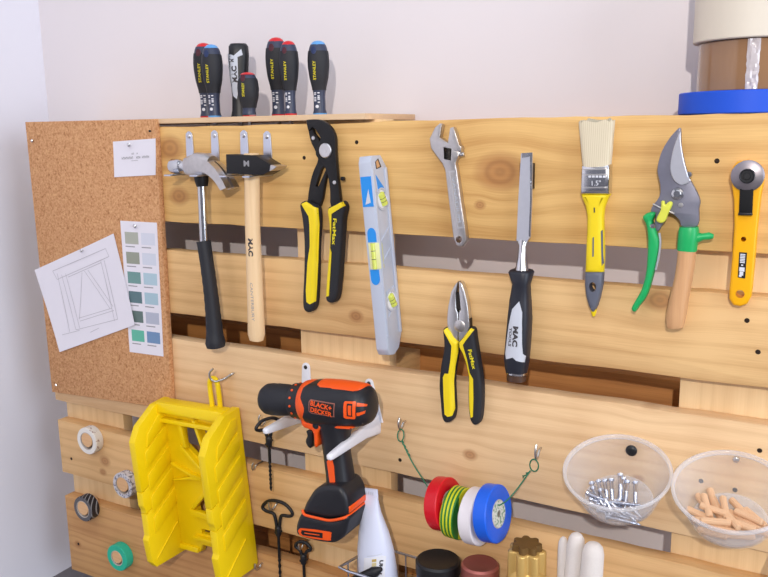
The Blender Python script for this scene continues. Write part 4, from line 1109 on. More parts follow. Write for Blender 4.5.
bd_ = decal('logo_border', pn, mat('dull_red_border', (150, 92, 80), .5), body, [body], .35, skirt=.5)
pni = [(626.1, 451.6), (660.5, 451.7), (659.4, 435.8), (627.1, 435.5), (623.9, 437.5), (624.1, 449.6)]
bk = decal('logo_panel', pni, M['label_black'], body, [body], .55, skirt=.3)
(ca, cb_) = [(641.8, 446.8), (641.9, 439.6)]
lettering('BLACK+', M['orange'], body, [bk], (ca[0], ca[1]+.6), 6.6, -5, .35, width=32, bold=.03)
lettering('DECKER', M['orange'], body, [bk], (cb_[0], cb_[1]-.6), 6.6, -5, .35, width=32, bold=.03)
vo = decal('vent_frame', [(675.5, 457.3), (688.9, 458.3), (690.1, 456.3), (689.6, 437.2), (688.4, 435.3), (676.7, 435), (674.3, 436.3), (674.5, 455.5)], M['orange'], body, [body], .7, holes=[[(678.5, 455), (686.4, 455.5), (686.3, 438.3), (678.4, 438.3)]])
decal('vent_tab', [(680.3, 452.6), (684.6, 452.7), (684.5, 440.2), (680.6, 440.1)], M['orange'], body, [body], .7)
shell(.945, .994, 66, 77, M['orange'], 'side_vent', t, 1.5)
shell(.945, .994, 95, 106, M['orange'], 'side_vent', t, 1.5)
# grip
gs = [((643.1, -76, 421.8), 23, 22), ((644.2, -76, 408.2), 20, 19), ((645.1, -77, 392.1), 17.4, 17), ((647.5, -78, 372), 16.4, 17), ((651.3, -79, 349.3), 16.6, 18), ((653.8, -80, 330.5), 17.6, 19), ((653.2, -80, 310.6), 20, 22)]
b = MB(); b.loft([(p_, w*1.06, dd, 2.5) for p_, w, dd in gs], n=28); gp = b.build('grip', M['drillblack'], t, ang=60)
decal('grip_stripe', [(641.9, 368.3), (645.6, 372.9), (650.4, 373), (653.2, 363.1), (655.6, 342.7), (653, 335.8), (648.9, 334.9), (646.7, 343.7)], M['orange'], gp, [gp], .8)
# trigger and its orange yoke
b = MB(); b.plate(crom([(599.5, 397.3), (607.8, 399.1), (609.9, 390.3), (607.1, 375.1), (601.3, 375.3), (597.7, 382.5), (600.9, 390.9)], 3), -80, -68, r=2, seg=3); b.build('trigger', M['black'], t, ang=60)
yk = [(601.5, 421.8), (610.9, 417.4), (639, 418), (678.5, 421.8), (676.9, 417.5), (641.9, 413.4), (630.9, 408.7), (626.8, 399.2), (626.7, 385.7), (621.9, 384.5), (621.7, 396.9), (618.9, 406.1), (607.3, 408), (602.1, 412.9)]
b = MB(); b.plate(crom(yk, 2), -95, -54, r=3, seg=3); yo = b.build('yoke', M['orange'], t, ang=60)
b = MB(); b.lathe([(0, -.8), (4.6, -.6), (5, .4), (0, .5)], (625.8, -95, 414.7), (0, 1, 0), 16); b.build('direction_switch', M['black'], yo)
# battery foot
b = MB(); b.plate(crom([(630.4, 332.2), (647.8, 341.5), (666.2, 344), (675, 337.7), (679.9, 325.1), (679.4, 306.4), (654, 296.4), (629, 294.3), (610.8, 294.8), (613, 305.9), (620.5, 318.9)], 4), -110, -58, r=7, seg=4); ft = b.build('battery_mount', M['drillblack'], t, ang=60)
b = MB(); b.plate(crom([(611.4, 295.4), (630.4, 295.3), (655.3, 296.3), (680.5, 306.9), (679.5, 292.9), (674.6, 277.8), (662, 265.7), (649.6, 261.7), (629.1, 259.5), (603.5, 260.3), (598.4, 269.9), (603.3, 286.1)], 4), -112, -56, r=7, seg=4); bt = b.build('battery', M['drillblack'], t, ang=60)
xs = [(679.4, 305.7)][0][0]
tl = [(610.1, -109, 299.2), (614.2, -111.4, 295.5), (620.6, -111.6, 294.5), (636.7, -112, 295), (655.3, -112, 296.3), (673.8, -112, 303.4)]
zt_ = tl[-1][2]+1
b = MB(); b.tube(tl+[(xs-.5, -107, zt_+1), (xs+.3, -98, zt_+1.5), (xs+.3, -64, zt_+2)], 1.9, 8, smooth=4); b.build('orange_trim', M['orange'], ft, ang=60)
b = MB(); n_ = 10
for (ya, yb2, z_a, z_b) in ((-106, -64, zt_+5, zt_+14),):
    b.box(xs-2, xs+2.4, ya, yb2, z_a, z_b, 1.2)
b.build('orange_flash', M['orange'], ft, ang=60)
lp_ = [(608, 274.3), (653.3, 280.1), (656.6, 277.6), (655.7, 270.6), (651.3, 267), (609.4, 262.6), (606, 265.8)]
lf = decal('label_frame', crom(lp_, 2), M['orange'], bt, [bt], .8)
decal('label_panel', [(610.5, 272.3), (643.8, 276.4), (643.6, 268.7), (611.8, 265.5), (609.3, 268.1)], M['label_black'], bt, [lf], .3, skirt=.2)
bars('label_print', [[(p_[0], p_[1]) for p_ in q_] for q_ in ([(615.2, 270.3), (639, 273), (639, 271.6), (615.1, 268.9)],)], M['orange'], bt, [lf], .6)

def shelf_arm(top, low, tip, w, label):
    """White plastic bracket: a strap on the board and an arm that reaches out under the drill."""
    t = thing('support_bracket', label, 'bracket', (low[0], 0, low[2]), 'white brackets carrying the drill')
    x, zt = top[0], top[2]; zl = low[2]; xl = low[0]
    b = MB(); n = 7
    o_ = [(x+w*math.cos(math.pi*k/n), zt-6+w*math.sin(math.pi*k/n)) for k in range(n+1)]
    b.plate(o_+[(xl-w*1.5, zl), (xl+w*1.5, zl)], -3.6, -.3, r=.8, seg=2); b.build('strap', M['white'], t)
    b = MB(); b.loft([((xl, -.6, zl-3), w*.85, 15, 4), ((xl+(tip[0]-xl)*.3, tip[1]*.3, zl-3), w*.8, 9.5, 4), ((tip[0], tip[1]*.94, tip[2]), w*.7, 4.6, 3), ((tip[0], tip[1]*.985, tip[2]), w*.6, 3.8, 3), ((tip[0], tip[1], tip[2]), w*.3, 2, 2.4)], n=20, ref=Vector((0, 0, 1)))
    b.build('arm', M['white'], t, ang=60)
    q_ = (x, -3.4, zt-6); b = MB(); b.lathe([(0, -1.6), (1.4, -1.6), (2.6, -.9), (3.2, 0), (3.2, .6), (1.4, 1), (1.3, 14), (0, 15)], q_, (0, 1, 0), 14); b.build('screw', M['darksteel'], t)
q0 = (548.8, -2, 465); low = (q0[0]-1, 0, 394); tip = (q0[0]-8, -94, 391)
shelf_arm(q0, low, tip, 6.5, 'white bracket under the chuck of the drill')
q0 = (653.4, -2, 455.7); low = (q0[0]+11, 0, 396); tip = (q0[0]+10, -124, 388)
shelf_arm(q0, low, tip, 6.5, 'white bracket under the rear end of the drill')

# ------------------------------------------------------------------ mitre box hanging open side out
t = thing('mitre_box', 'yellow plastic mitre box hanging from a hook at the lower left', 'mitre box', (360.3, -8, 249.5))
# local frame: u to the right, v down along the box, d out from the wall
O = Vector((274.5, -7, 376)); ud = Vector((1, 0, .03)).normalized(); vd = Vector((.088, 0, -1)).normalized()
Wd, Hn, Dp = 152, 256, 86
def mp(u, v, d): return O+ud*u+vd*v+Vector((0, -d, 0))
def slab(poly, fn0, fn1, bev=1.4):
    mb = MB()
    r0 = [mb.bm.verts.new(fn0(*p_)) for p_ in poly]; r1 = [mb.bm.verts.new(fn1(*p_)) for p_ in poly]
    n = len(poly)
    for i in range(n): mb.bm.faces.new((r0[i], r0[(i+1) % n], r1[(i+1) % n], r1[i]))
    mb.bm.faces.new(r0[::-1]); mb.bm.faces.new(r1)
    bmesh.ops.recalc_face_normals(mb.bm, faces=mb.bm.faces)
    if bev: bmesh.ops.bevel(mb.bm, geom=mb.bm.edges[:], offset=bev, segments=2, profile=.5, affect='EDGES', clamp_overlap=True)
    return mb
Y_ = M['yellow']
wallp = [(0, 0), (3, 34), (26, 72), (48, Dp), (150, Dp-1), (158, Dp-4), (200, Dp-4), (206, Dp), (244, Dp-3), (Hn-2, Dp-10), (Hn, 8), (Hn-4, 0)]
def notch(v0): return [(v0, Dp-1), (v0-16, 44), (v0-14.6, 44), (v0+1.6, Dp-1)]
wallp = wallp[:4]+notch(128)+notch(150)[:0]+wallp[4:5]+[(152, Dp-1.4)]+wallp[5:6]+[(164, Dp-4), (148, 44), (149.4, 44), (165.6, Dp-4)]+wallp[6:]
lwl = slab(wallp, lambda v, d: mp(0, v, d), lambda v, d: mp(12, v, d), .5).build('side_wall', Y_, t)
rwl = slab(wallp, lambda v, d: mp(Wd-13, v, d), lambda v, d: mp(Wd, v, d), .5).build('side_wall', Y_, t)
# raised panels between the saw guides on both walls, and one long guide rib
for wl_, u_in in ((lwl, 12), (rwl, Wd)):
    for v0 in (62, 94, 130, 166, 200):
        h_ = 25 if v0 > 62 else 20
        p_ = [(v0, Dp-16), (v0-h_*1.0, Dp-16), (v0-h_-34, 12), (v0-34, 12)]
        p_ = [(max(v, 8), d) for v, d in p_]
        if v0 == 62: p_ = [(62, Dp-22), (42, Dp-26), (14, 26), (12, 12), (30, 12)]
        slab(p_, lambda v, d, u=u_in: mp(u-.6, v, d), lambda v, d, u=u_in: mp(u+2.6, v, d), 1.2).build('guide_panel', Y_, wl_)
    p_ = [(240, Dp-12), (242.4, Dp-12), (204, 22), (201.6, 22)]
    slab(p_, lambda v, d, u=u_in: mp(u-.6, v, d), lambda v, d, u=u_in: mp(u+2.0, v, d), .4).build('guide_rib', Y_, wl_)
# recessed floor with its openings
def uvz(u, v): q_ = mp(u, v, 0); return (q_.x, q_.z)
outer = [uvz(12, 14), (uvz(Wd-13, 14)), uvz(Wd-13, Hn-14), uvz(100, Hn-12), uvz(96, Hn-22), uvz(58, Hn-22), uvz(52, Hn-10), uvz(12, Hn-12)]
holes = [[uvz(50, 30), uvz(72, 30), uvz(96, 104), uvz(50, 66)], [uvz(84, 30), uvz(112, 30), uvz(116, 96), uvz(104, 104)],
         [uvz(56, 166), uvz(96, 130), uvz(104, 168), uvz(98, 178), uvz(58, 178)], [uvz(60, 206), uvz(100, 206), uvz(100, 214), uvz(60, 214)]]
b = MB(); b.plate(outer, -26, -18, r=.8, seg=2, holes=holes); fl = b.build('floor_panel', Y_, t)
for P_, nm in ((((44, 26), (50, 70), (58, 70), (52, 26)), 'rib'), (((76, 22), (100, 108), (106, 108), (82, 22)), 'rib'), (((46, 66), (98, 112), (98, 118), (44, 76)), 'rib'),
            (((50, 168), (98, 122), (98, 130), (56, 172)), 'rib'), (((48, 172), (48, 184), (Wd-20, 184), (Wd-20, 178)), 'rib'), (((48, 218), (48, 224), (Wd-20, 224), (Wd-20, 218)), 'rib'), (((20, 100), (60, 112), (100, 116), (60, 118)), 'rib'), (((20, 128), (60, 122), (100, 118), (60, 116)), 'rib')):
    b = MB(); b.plate([uvz(*q_) for q_ in P_], -34, -25, r=1, seg=2); b.build('floor_rib', Y_, fl)
slab([(0, 4), (0, 30), (16, 33), (17, 6)], lambda v, d: mp(8, v, d), lambda v, d: mp(Wd-10, v, d), 2).build('end_bar', Y_, t)
slab([(26, 14), (26, 30), (33, 31), (34, 16)], lambda v, d: mp(10, v, d), lambda v, d: mp(Wd-12, v, d), 1.6).build('cross_bar', Y_, t)
slab([(Hn-14, 2), (Hn-16, 22), (Hn-8, 24), (Hn-6, 4)], lambda v, d: mp(10, v, d), lambda v, d: mp(50, v, d), 1.2).build('foot_bar', Y_, t)
h0, h1 = (381.5, -17, 382), (395.8, -15, 383.6); hc_ = (387.1, -17, 418.8)
b = MB(); b.tube([(h0[0], h0[1], h0[2]-8), h0, (hc_[0]-8, -17, hc_[2]-6), (hc_[0]-4, -17, hc_[2]+4), (hc_[0]+4, -17, hc_[2]+4), (hc_[0]+8, -17, hc_[2]-6), h1, (h1[0], h1[1], h1[2]-10)], 3.9, 10, smooth=3)
b.build('hanging_loop', Y_, t, ang=60)

# ------------------------------------------------------------------ screw hooks
def hook(q, label, r=7, tail=(9, -22, 8), side=1, thick=1.5):
    """A screw-in hook: thread into the wood, a round hook, and a turned-up tip."""
    x, z = q[0], q[2]
    pth = [(x, 12, z), (x, -4, z)]
    for k in range(9):
        a = math.pi*.5-math.pi*1.15*k/8
        pth.append((x+side*(r*.15*k/8), -6-r+r*math.sin(a)*1.0-(0), z-r*.2-r*.0+(-r*math.cos(a) if True else 0)))
    y_, z_ = pth[-1][1], pth[-1][2]
    pth.append((x+side*tail[0]*.6, y_-3, z_+4)); pth.append((x+side*tail[0], tail[1], z_+tail[2]))
    b = MB(); b.tube(pth, thick, 10, smooth=3)
    return tag(b.build('screw_hook', M['wire'], loc=(x, 0, z), ang=60), label, 'hook', 'screw hooks in the boards')
def cup_hook(q, label, r=8, thick=1.5, open_to=1):
    """A cup hook whose ring lies in a plane across the board: the ring faces sideways, open at the top."""
    x, z = q[0], q[2]; pth = [(x, 14, z), (x, -3, z)]
    for k in range(13):
        a = math.radians(200+ -270*k/12)
        pth.append((x+open_to*.35*k, -5-r-r*math.cos(a)*1.0, z-r*.5+r*math.sin(a)*-1.0+0))
    b = MB(); b.tube(pth, thick, 10, smooth=3)
    return tag(b.build('screw_hook', M['wire'], loc=(x, 0, z), ang=60), label, 'hook', 'screw hooks in the boards')
def open_hook(q, label, path, thick=1.5):
    x, z = q[0], q[2]
    b = MB(); b.tube([(x, 12, z), (x, -4, z)]+[(x+u, y, z+w) for u, y, w in path], thick, 10, smooth=4)
    return tag(b.build('screw_hook', M['wire'], loc=(x, 0, z), ang=60), label, 'hook', 'screw hooks in the boards')
open_hook((413.7, 0, 431.2), 'steel hook carrying the yellow mitre box', [(-8, -8, -6), (-14, -15, -9), (-20, -22, -10), (-25, -26, -4), (-24, -27, 5), (-18, -26, 11)], 1.7)
open_hook((474.7, 0, 367.7), 'hook under the drill chuck carrying the first gimlet', [(0, -9, -3), (0, -16, -6), (0, -21, 0), (0, -22, 8), (1, -20, 13)], 1.4)
g0 = (487.2, -2.7, 239.5); open_hook((g0[0]+1, 0, g0[2]-3.2), 'hook carrying the gimlet with the wide loop handle', [(-1, -8, -3), (-2, -15, -6), (-3, -20, -1), (-3, -21, 8)], 1.4)
open_hook((451.8, 0, 291.4), 'bare hook beside the upper gimlet shaft', [(-1, -7, -4), (-1, -12, -5), (0, -15, 2), (1, -13, 7)], 1.4)
open_hook((451.6, -0, 126), 'bare hook beside the bottom right corner of the mitre box', [(0, -7, -3), (0, -14, -4), (0, -19, 2), (0, -18, 8)], 1.7)
open_hook((707.9, 0, 403.5), 'hook holding the left end of the green wire', [(0, -7, -1), (0, -13, -6), (0, -18, -4), (0, -20, 4), (0, -17, 10)], 1.5)
open_hook((898, 0, 399.9), 'hook holding the right end of the green wire', [(0, -8, -2), (0, -14, -8), (0, -19, -6), (0, -21, 3), (0, -18, 11)], 1.6)

# ------------------------------------------------------------------ gimlets
def gimlet(top, z_neck, z_tip, w, label, yaw=0):
    """Black gimlet: bent wire loop handle, wrapped neck, twisted shaft and a screw tip."""
    x, y, z = top
    t = thing('gimlet', label, 'gimlet', top, 'gimlets on hooks')
    cy, sy = math.cos(yaw), math.sin(yaw)
    hd = z-z_neck
    loop = [(2, -hd+4), (5, -hd*.55), (9, -hd*.44), (w*.75, -hd*.42), (w, -hd*.34), (w*.9, -hd*.2), (w*.5, -hd*.04), (0, 0), (-w*.5, -hd*.04), (-w*.9, -hd*.2), (-w, -hd*.34), (-w*.75, -hd*.42), (-9, -hd*.44), (-5, -hd*.55), (-2, -hd+4)]
    b = MB(); b.tube([(x+u*cy, y+u*sy, z+v) for u, v in loop], 2.6, 10, smooth=3); b.build('loop_handle', M['black'], t, ang=60)
    b = MB(); b.tube([(x, y, z_neck+9), (x, y, z_neck+6), (x, y, z_neck-6), (x, y, z_neck-9)], [3.4, 5.2, 4.6, 3], 12)
    b.tube([(x-6*cy, y-6*sy, z_neck-4), (x+6*cy, y+6*sy, z_neck+1)], 2, 8); b.build('neck', M['black'], t, ang=60)
    b = MB(); n = 60; ring = []
    for k in range(n+1):
        f = k/n; zz = z_neck-6+(z_tip-z_neck+6)*f
        if k == n: r1 = r2 = .3
        else: r1, r2 = (2.3, 2.3) if f < .35 else (2.9*(1-.25*f), 1.5)
        a = 0 if f < .35 else (f-.35)*34
        ring.append([b.bm.verts.new((x+r1*math.cos(q_)*math.cos(a)-r2*math.sin(q_)*math.sin(a), y+r1*math.cos(q_)*math.sin(a)+r2*math.sin(q_)*math.cos(a), zz)) for q_ in [2*math.pi*i/8 for i in range(8)]])
    for A_, B_ in zip(ring, ring[1:]):
        for i in range(8): b.bm.faces.new((A_[i], A_[(i+1) % 8], B_[(i+1) % 8], B_[i]))
    b.bm.faces.new(ring[0][::-1]); b.bm.faces.new(ring[-1]); b.build('twisted_shaft', M['blacksteel'], t)
g0 = (489.5, -18, 372.9); gimlet((g0[0], -19, g0[2]+4), (488.8, -18, 341.7)[2], (484.8, -18, 263.2)[2], 20, 'gimlet seen edge on, hanging below the drill chuck', 1.15)
g0 = (487.2, -2.7, 239.5); gimlet(g0, (487.8, -2.7, 190.4)[2], (505.8, -2.7, 70.8)[2], 27, 'gimlet with a wide loop handle facing out, left of the drill battery', .05)
g0 = (532.8, -2.7, 183.3); gimlet(g0, (531.7, -2.7, 155.1)[2], (537.3, -2.7, 63.2)[2], 13, 'gimlet mostly hidden below the drill battery', .1)
open_hook((g0[0]+1, 0, g0[2]-3.2), 'hook below the drill battery carrying the hidden gimlet', [(0, -7, -3), (0, -12, -4), (0, -15, 1), (0, -15, 6)], 1.3)

# ------------------------------------------------------------------ small decorative tapes on wooden pegs
def washi(q, ri, ro, w, mside, mrim, label, plabel):
    x, z, yf = q[0], q[2], q[1]
    rp = ri-1.6
    b = MB(); b.lathe([(0, yf-.6), (rp-.8, yf-.6), (rp, yf+.2), (rp, 8), (0, 8)], (x, 0, z-ri+rp+3.6), (0, 1, 0), 28)
    tag(b.build('wooden_peg', M['peg'], loc=(x, 0, z)), plabel, 'peg', 'pegs at the left end of the lower boards')
    t = thing('decorative_tape', label, 'tape', (x, yf, z), 'decorative tapes on pegs')
    b = MB(); b.lathe(ring_profile(ri+1.2, ro, w), (x, yf, z), (0, 1, 0), 48, closed=True); b.build('tape_roll', M[mrim], t, ang=40)
    b = MB(); b.lathe(ring_profile(ri, ri+1.4, w+.2, .2), (x, yf-.1, z), (0, 1, 0), 40, closed=True); b.build('card_core', M['cardcore'], t)
    b = MB(); b.lathe([(ri+1.3, 0), (ro-1, 0), (ro-1, .35), (ri+1.3, .35)], (x, yf-.3, z), (0, 1, 0), 48, closed=True); b.build('side_face', M[mside], t)
washi((91.5, -16, 269), 14.6, 24, 16, 'washi_plain', 'washi_white', 'white tape with dark flower print on the fourth board', 'peg inside the white flower printed tape')
washi((170.4, -16, 203.1), 14.6, 22.6, 16, 'washi_speck', 'washi_speck', 'grey and white speckled tape next to the yellow mitre box', 'peg inside the speckled tape')
washi((68.1, -18, 137.6), 14.6, 23, 18, 'washi_darkside', 'washi_dark', 'black tape with grey diagonal stripes on the bottom board', 'peg inside the black striped tape')
washi((142.1, -16, 61.4), 13, 24, 16, 'teal', 'teal', 'plain teal green tape, lowest of the small tapes', 'peg inside the teal tape')

# ------------------------------------------------------------------ electrical tapes threaded on a green wire
ta, tb_ = Vector((775.4, -40, 313.6)), Vector((862.2, -48, 324.5))
dx_ = (tb_-ta).normalized()
wlab = 'insulating tapes threaded on the green wire'
def etape(c, tilt, m, label, ro=34.5, w=18, hub=True):
    d = (dx_+Vector(tilt)).normalized(); c = Vector(c)
    t = thing('electrical_tape', label, 'tape', c, wlab)
    b = MB(); b.lathe(ring_profile(17.5, ro, w, 1.2), c-d*w/2, d, 48, closed=True); b.build('tape_roll', m, t, ang=40)
    b = MB(); b.lathe(ring_profile(16, 17.6, w+.2, .3), c-d*(w/2+.1), d, 32, closed=True); b.build('card_core', M['cardcore'], t)
    if hub:
        b = MB(); b.lathe([(4.5, w/2-.8), (16.2, w/2-.8), (16.2, w/2+.5), (4.5, w/2+.5)], c, d, 32, closed=True); b.build('hub_label', M['hubcard'], t)
LEN = (tb_-ta).length
etape(ta+dx_*8+Vector((0, 0, 3)), (0, 0, .02), M['tape_red'], 'red insulating tape, first on the green wire', 34, 18, False)
etape(ta+dx_*29+Vector((0, 2, -7)), (0, 0, -.12), M['tape_green'], 'yellow and green striped insulating tape on the wire', 33, 18, False)
etape(ta+dx_*(LEN-31)+Vector((0, 2, -8)), (0, 0, -.05), M['tape_white'], 'white insulating tape between the striped and the blue one', 35.5, 18, False)
etape(tb_-dx_*9+Vector((0, 0, 0)), (0, 0, .02), M['tape_blue'], 'blue insulating tape, last on the green wire', 35.5, 18)
hl, hr = (707.9, 0, 403.5), (898, 0, 399.9)
wl0, wr0 = (hl[0], -17, hl[2]-9), (hr[0], -18, hr[2]-11)
b = MB(); path = []
cl_ = Vector((wl0[0]+2, -18, wl0[2]-5))
loopL = [(cl_.x+8*math.sin(2*math.pi*k/12)*.6, cl_.y+math.cos(2*math.pi*k/12)*2, cl_.z+8*math.cos(2*math.pi*k/12)) for k in range(12)]
b.tube(loopL, .85, 8, closed=True)
crr = Vector((wr0[0]-2, -19, wr0[2]-5))
b.tube([(crr.x+8*math.sin(2*math.pi*k/12)*.7, crr.y, crr.z+8*math.cos(2*math.pi*k/12)) for k in range(12)], .85, 8, closed=True)
lo = Vector((0, 0, 0))
pa_ = Vector((cl_.x+2, -18, cl_.z-8)); pb_ = ta-dx_*6+Vector((0, 0, 14)); pc_ = tb_+dx_*3+Vector((0, 1, 13)); pd_ = Vector((crr.x-4, -20, crr.z-7))
pts_ = [tuple(pa_), tuple(pa_.lerp(pb_, .35)+Vector((-2, 0, -3))), tuple(pa_.lerp(pb_, .7)+Vector((-1, 0, -3))), tuple(pb_), tuple(ta+dx_*22+Vector((0, 0, 12))), tuple(tb_-dx_*8+Vector((0, 0, 12))), tuple(pc_), tuple(pc_.lerp(pd_, .4)+Vector((1, 0, -3))), tuple(pd_)]
b.tube(pts_, .85, 8, smooth=4)
b.tube([(cl_.x+2+.8*k+1.4*math.sin(k*1.6), -18+1.4*math.cos(k*1.6), cl_.z-8-1.4*k) for k in range(14)], .8, 6)
b.tube([(crr.x-5-1.1*k+1.4*math.sin(k*1.6), -20+1.4*math.cos(k*1.6), crr.z-8-1.2*k) for k in range(10)], .8, 6)
tag(b.build('hanging_wire', M['greenwire'], loc=tuple(cl_), ang=60), 'thin green wire slung between two hooks through the insulating tapes', 'wire')

# ------------------------------------------------------------------ clear tubs screwed to the board
def tub(cx, cz, label, fill, kind):
    tl_ = math.radians(22); axd = Vector((0, -math.sin(tl_), math.cos(tl_)))
    fr = Vector((0, -math.cos(tl_), -math.sin(tl_)))   # on the tub floor, away from the wall and down
    R1, R0, H_ = 59, 41, 45
    rim = Vector((cx, -R1*math.cos(tl_)-3.0, cz)); fc = rim-axd*H_
    t = thing('clear_tub', label, 'tub', fc, 'clear plastic tubs')
    b = MB(); pr = [(0, 0), (R0-2, 0), (R0, 1.5), (R0+9, 24), (R1-2.5, H_-3), (R1-3.4, H_-3), (R0+8.2, 24), (R0-.8, 2.2), (R0-2.4, .9), (0, .9)]
    b.lathe(pr, fc, axd, 56); w_ = b.build('tub_wall', M['tub'], t, ang=60)
    b = MB(); b.lathe([(R1-3.6, H_-4), (R1-.6, H_-4), (R1+.4, H_-2), (R1+.4, H_+.2), (R1-1, H_+1.2), (R1-2.6, H_+.6), (R1-3.6, H_-1.5)], fc, axd, 64, closed=True); b.build('rim', M['tubrim'], t, ang=60)
    b = MB(); b.lathe([(R0-6, .9), (R0-4.6, 2.0), (R0-3.2, .9)], fc, axd, 48); b.build('base_ring', M['tubrim'], t)
    return t, fc, axd, fr
def place(o_, c, along, up=None):
    along = Vector(along).normalized(); q_ = Vector((1, 0, 0)).rotation_difference(along)
    o_.location = Vector(c)*S; o_.rotation_mode = 'QUATERNION'; o_.rotation_quaternion = q_
b1 = (1004.6, -57, 414.2); t1, fc, axd, fr = tub(b1[0], b1[2], 'left clear tub screwed to the board, holding screws', None, 0)
q = (1009.6, -4, 420.8)
b = MB(); b.lathe([(0, -3.4), (3, -3.4), (5.4, -2.6), (6.6, -1.2), (6.6, 0), (1.8, .2), (1.6, 20), (0, 21)], (q[0], -9, q[2]), (0, 1, 0), 20)
tag(b.build('fixing_screw', M['lidblack'], loc=(q[0], 0, q[2])), 'dark washer screw fixing the tub of screws to the board', 'screw', 'fixing screws of the tubs')
# one zinc screw: head, shank, threaded tip
def make_screw(first):
    t = thing('zinc_screw', first, 'screw', (0, 0, 0), 'zinc screws in the left tub')
    b = MB(); b.lathe([(0, 0), (1.4, .4), (3.2, 0), (3.5, .5), (2.3, 2.6), (2.1, 3.2), (0, 3.2)], (0, 0, 0), (1, 0, 0), 14); b.build('screw_head', M['zinc'], t)
    b = MB(); pr = [(0, 2.4), (2.0, 2.6), (2.0, 14)]
    for k in range(13): pr += [(2.4 if k < 11 else 1.6, 15+1.7*k), (1.7 if k < 11 else .9, 15.9+1.7*k)]
    pr += [(0, 39)]
    b.lathe(pr, (0, 0, 0), (1, 0, 0), 10); b.build('threaded_shank', M['zinc'], t, ang=60)
    return t
rnd = random.Random(3)
def lay(fc, axd, fr, u, v, h, ang, pitch):
    """position in the tub floor frame (u right, v towards the viewer, h above the floor)"""
    c = fc+Vector((u, 0, 0))+fr*v+axd*h
    d = Vector((1, 0, 0))*math.cos(ang)+fr*math.sin(ang)
    d = (d*math.cos(pitch)+axd*math.sin(pitch)).normalized()
    return c, d
glab = 'loose zinc screw in the left clear tub'
src = make_screw(glab)
spots = [(-34, -12, 5, 1.15, -.05), (-27, -16, 6, 1.2, -.05), (-20, -18, 7, 1.25, -.1), (-13, -20, 8, 1.3, -.1), (-4, -27, 12, 1.35, -.14), (0, -24, 10, 1.5, -.12), (5, -21, 9, 1.42, -.14), (14, -22, 9, 1.36, -.12),
         (-33, 4, 3, .5, .02), (-30, 12, 4, .15, .03), (-22, 18, 4, -.25, .02), (-18, 26, 4, .1, .02), (-8, 30, 4, -.15, .02), (-4, 14, 4, .4, .02), (-6, 33, 4, .05, .02), (-2, 8, 4, .7, 0), (-30, -2, 8, .9, -.05), (-16, 8, 8, .6, 0), (-12, 20, 8, .2, 0), (-26, 22, 8, .25, .04), (2, 0, 4, .7, 0), (-34, 8, 9, .3, .0), (-6, 14, 8, -.1, .02), (-20, 2, 11, .95, -.05)]
for i, (u, v, h, a, pt) in enumerate(spots):
    o_ = src if i == 0 else copy_tree(src, (0, 0, 0))
    c, d = lay(fc, axd, fr, u, v, h, a, pt); place(o_, c, d)
b2 = (1122.6, -57, 416.6); t2, fc, axd, fr = tub(b2[0], b2[2], 'right clear tub screwed to the board, holding wooden dowels', None, 1)
q = (1121, -4, 428.6)
b = MB(); b.lathe([(0, -2), (1.6, -2), (3, -1.4), (3.6, 0), (3.6, .6), (1.6, 1), (1.4, 15), (0, 16)], (q[0], -2.6, q[2]), (0, 1, 0), 16)
tag(b.build('fixing_screw', M['steel'], loc=(q[0], 0, q[2])), 'small steel screw fixing the tub of dowels to the board', 'screw', 'fixing screws of the tubs')
b = MB(); n = 14; prf = [(-15, 2.6), (-14, 3.7), (14, 3.7), (15, 2.6)]
rings = [[b.bm.verts.new((x_, (r_*(1 if k % 2 else .9))*math.cos(2*math.pi*k/24), (r_*(1 if k % 2 else .9))*math.sin(2*math.pi*k/24))) for k in range(24)] for x_, r_ in prf]
for A_, B_ in zip(rings, rings[1:]):
    for k in range(24): b.bm.faces.new((A_[k], A_[(k+1) % 24], B_[(k+1) % 24], B_[k]))
b.bm.faces.new(rings[0][::-1]); b.bm.faces.new(rings[-1])
dw = tag(b.build('wooden_dowel', M['dowel'], loc=(0, 0, 0)), 'short fluted wooden dowel loose in the right clear tub', 'dowel', 'dowels in the right tub')
spots = [(-28, -10, 5, .9, 0), (-20, -18, 6, 1.2, -.1), (-14, -8, 6, 1.1, 0), (-30, 6, 5, .3, 0), (-8, 6, 5, 1.0, .05), (-22, 14, 5, -.1, 0), (-4, 20, 5, .1, 0), (-14, 28, 5, .05, 0), (10, 2, 5, .6, 0), (16, 12, 5, .1, 0), (12, 24, 5, -.2, 0), (24, -4, 6, .7, 0), (27, 10, 6, .5, 0), (8, -12, 7, .8, 0), (-16, 2, 12, .2, 0), (2, 10, 12, .9, .05), (18, 2, 12, .35, .05), (-6, -4, 12, 1.3, -.05), (-24, -2, 12, 1.2, -.1), (-12, 18, 12, -.15, .03), (12, 15, 12, .2, 0)]
for i, (u, v, h, a, pt) in enumerate(spots):
    o_ = dw if i == 0 else dw.copy()
    if i: COL.objects.link(o_)
    c, d = lay(fc, axd, fr, u, v, h, a, pt); place(o_, c, d)

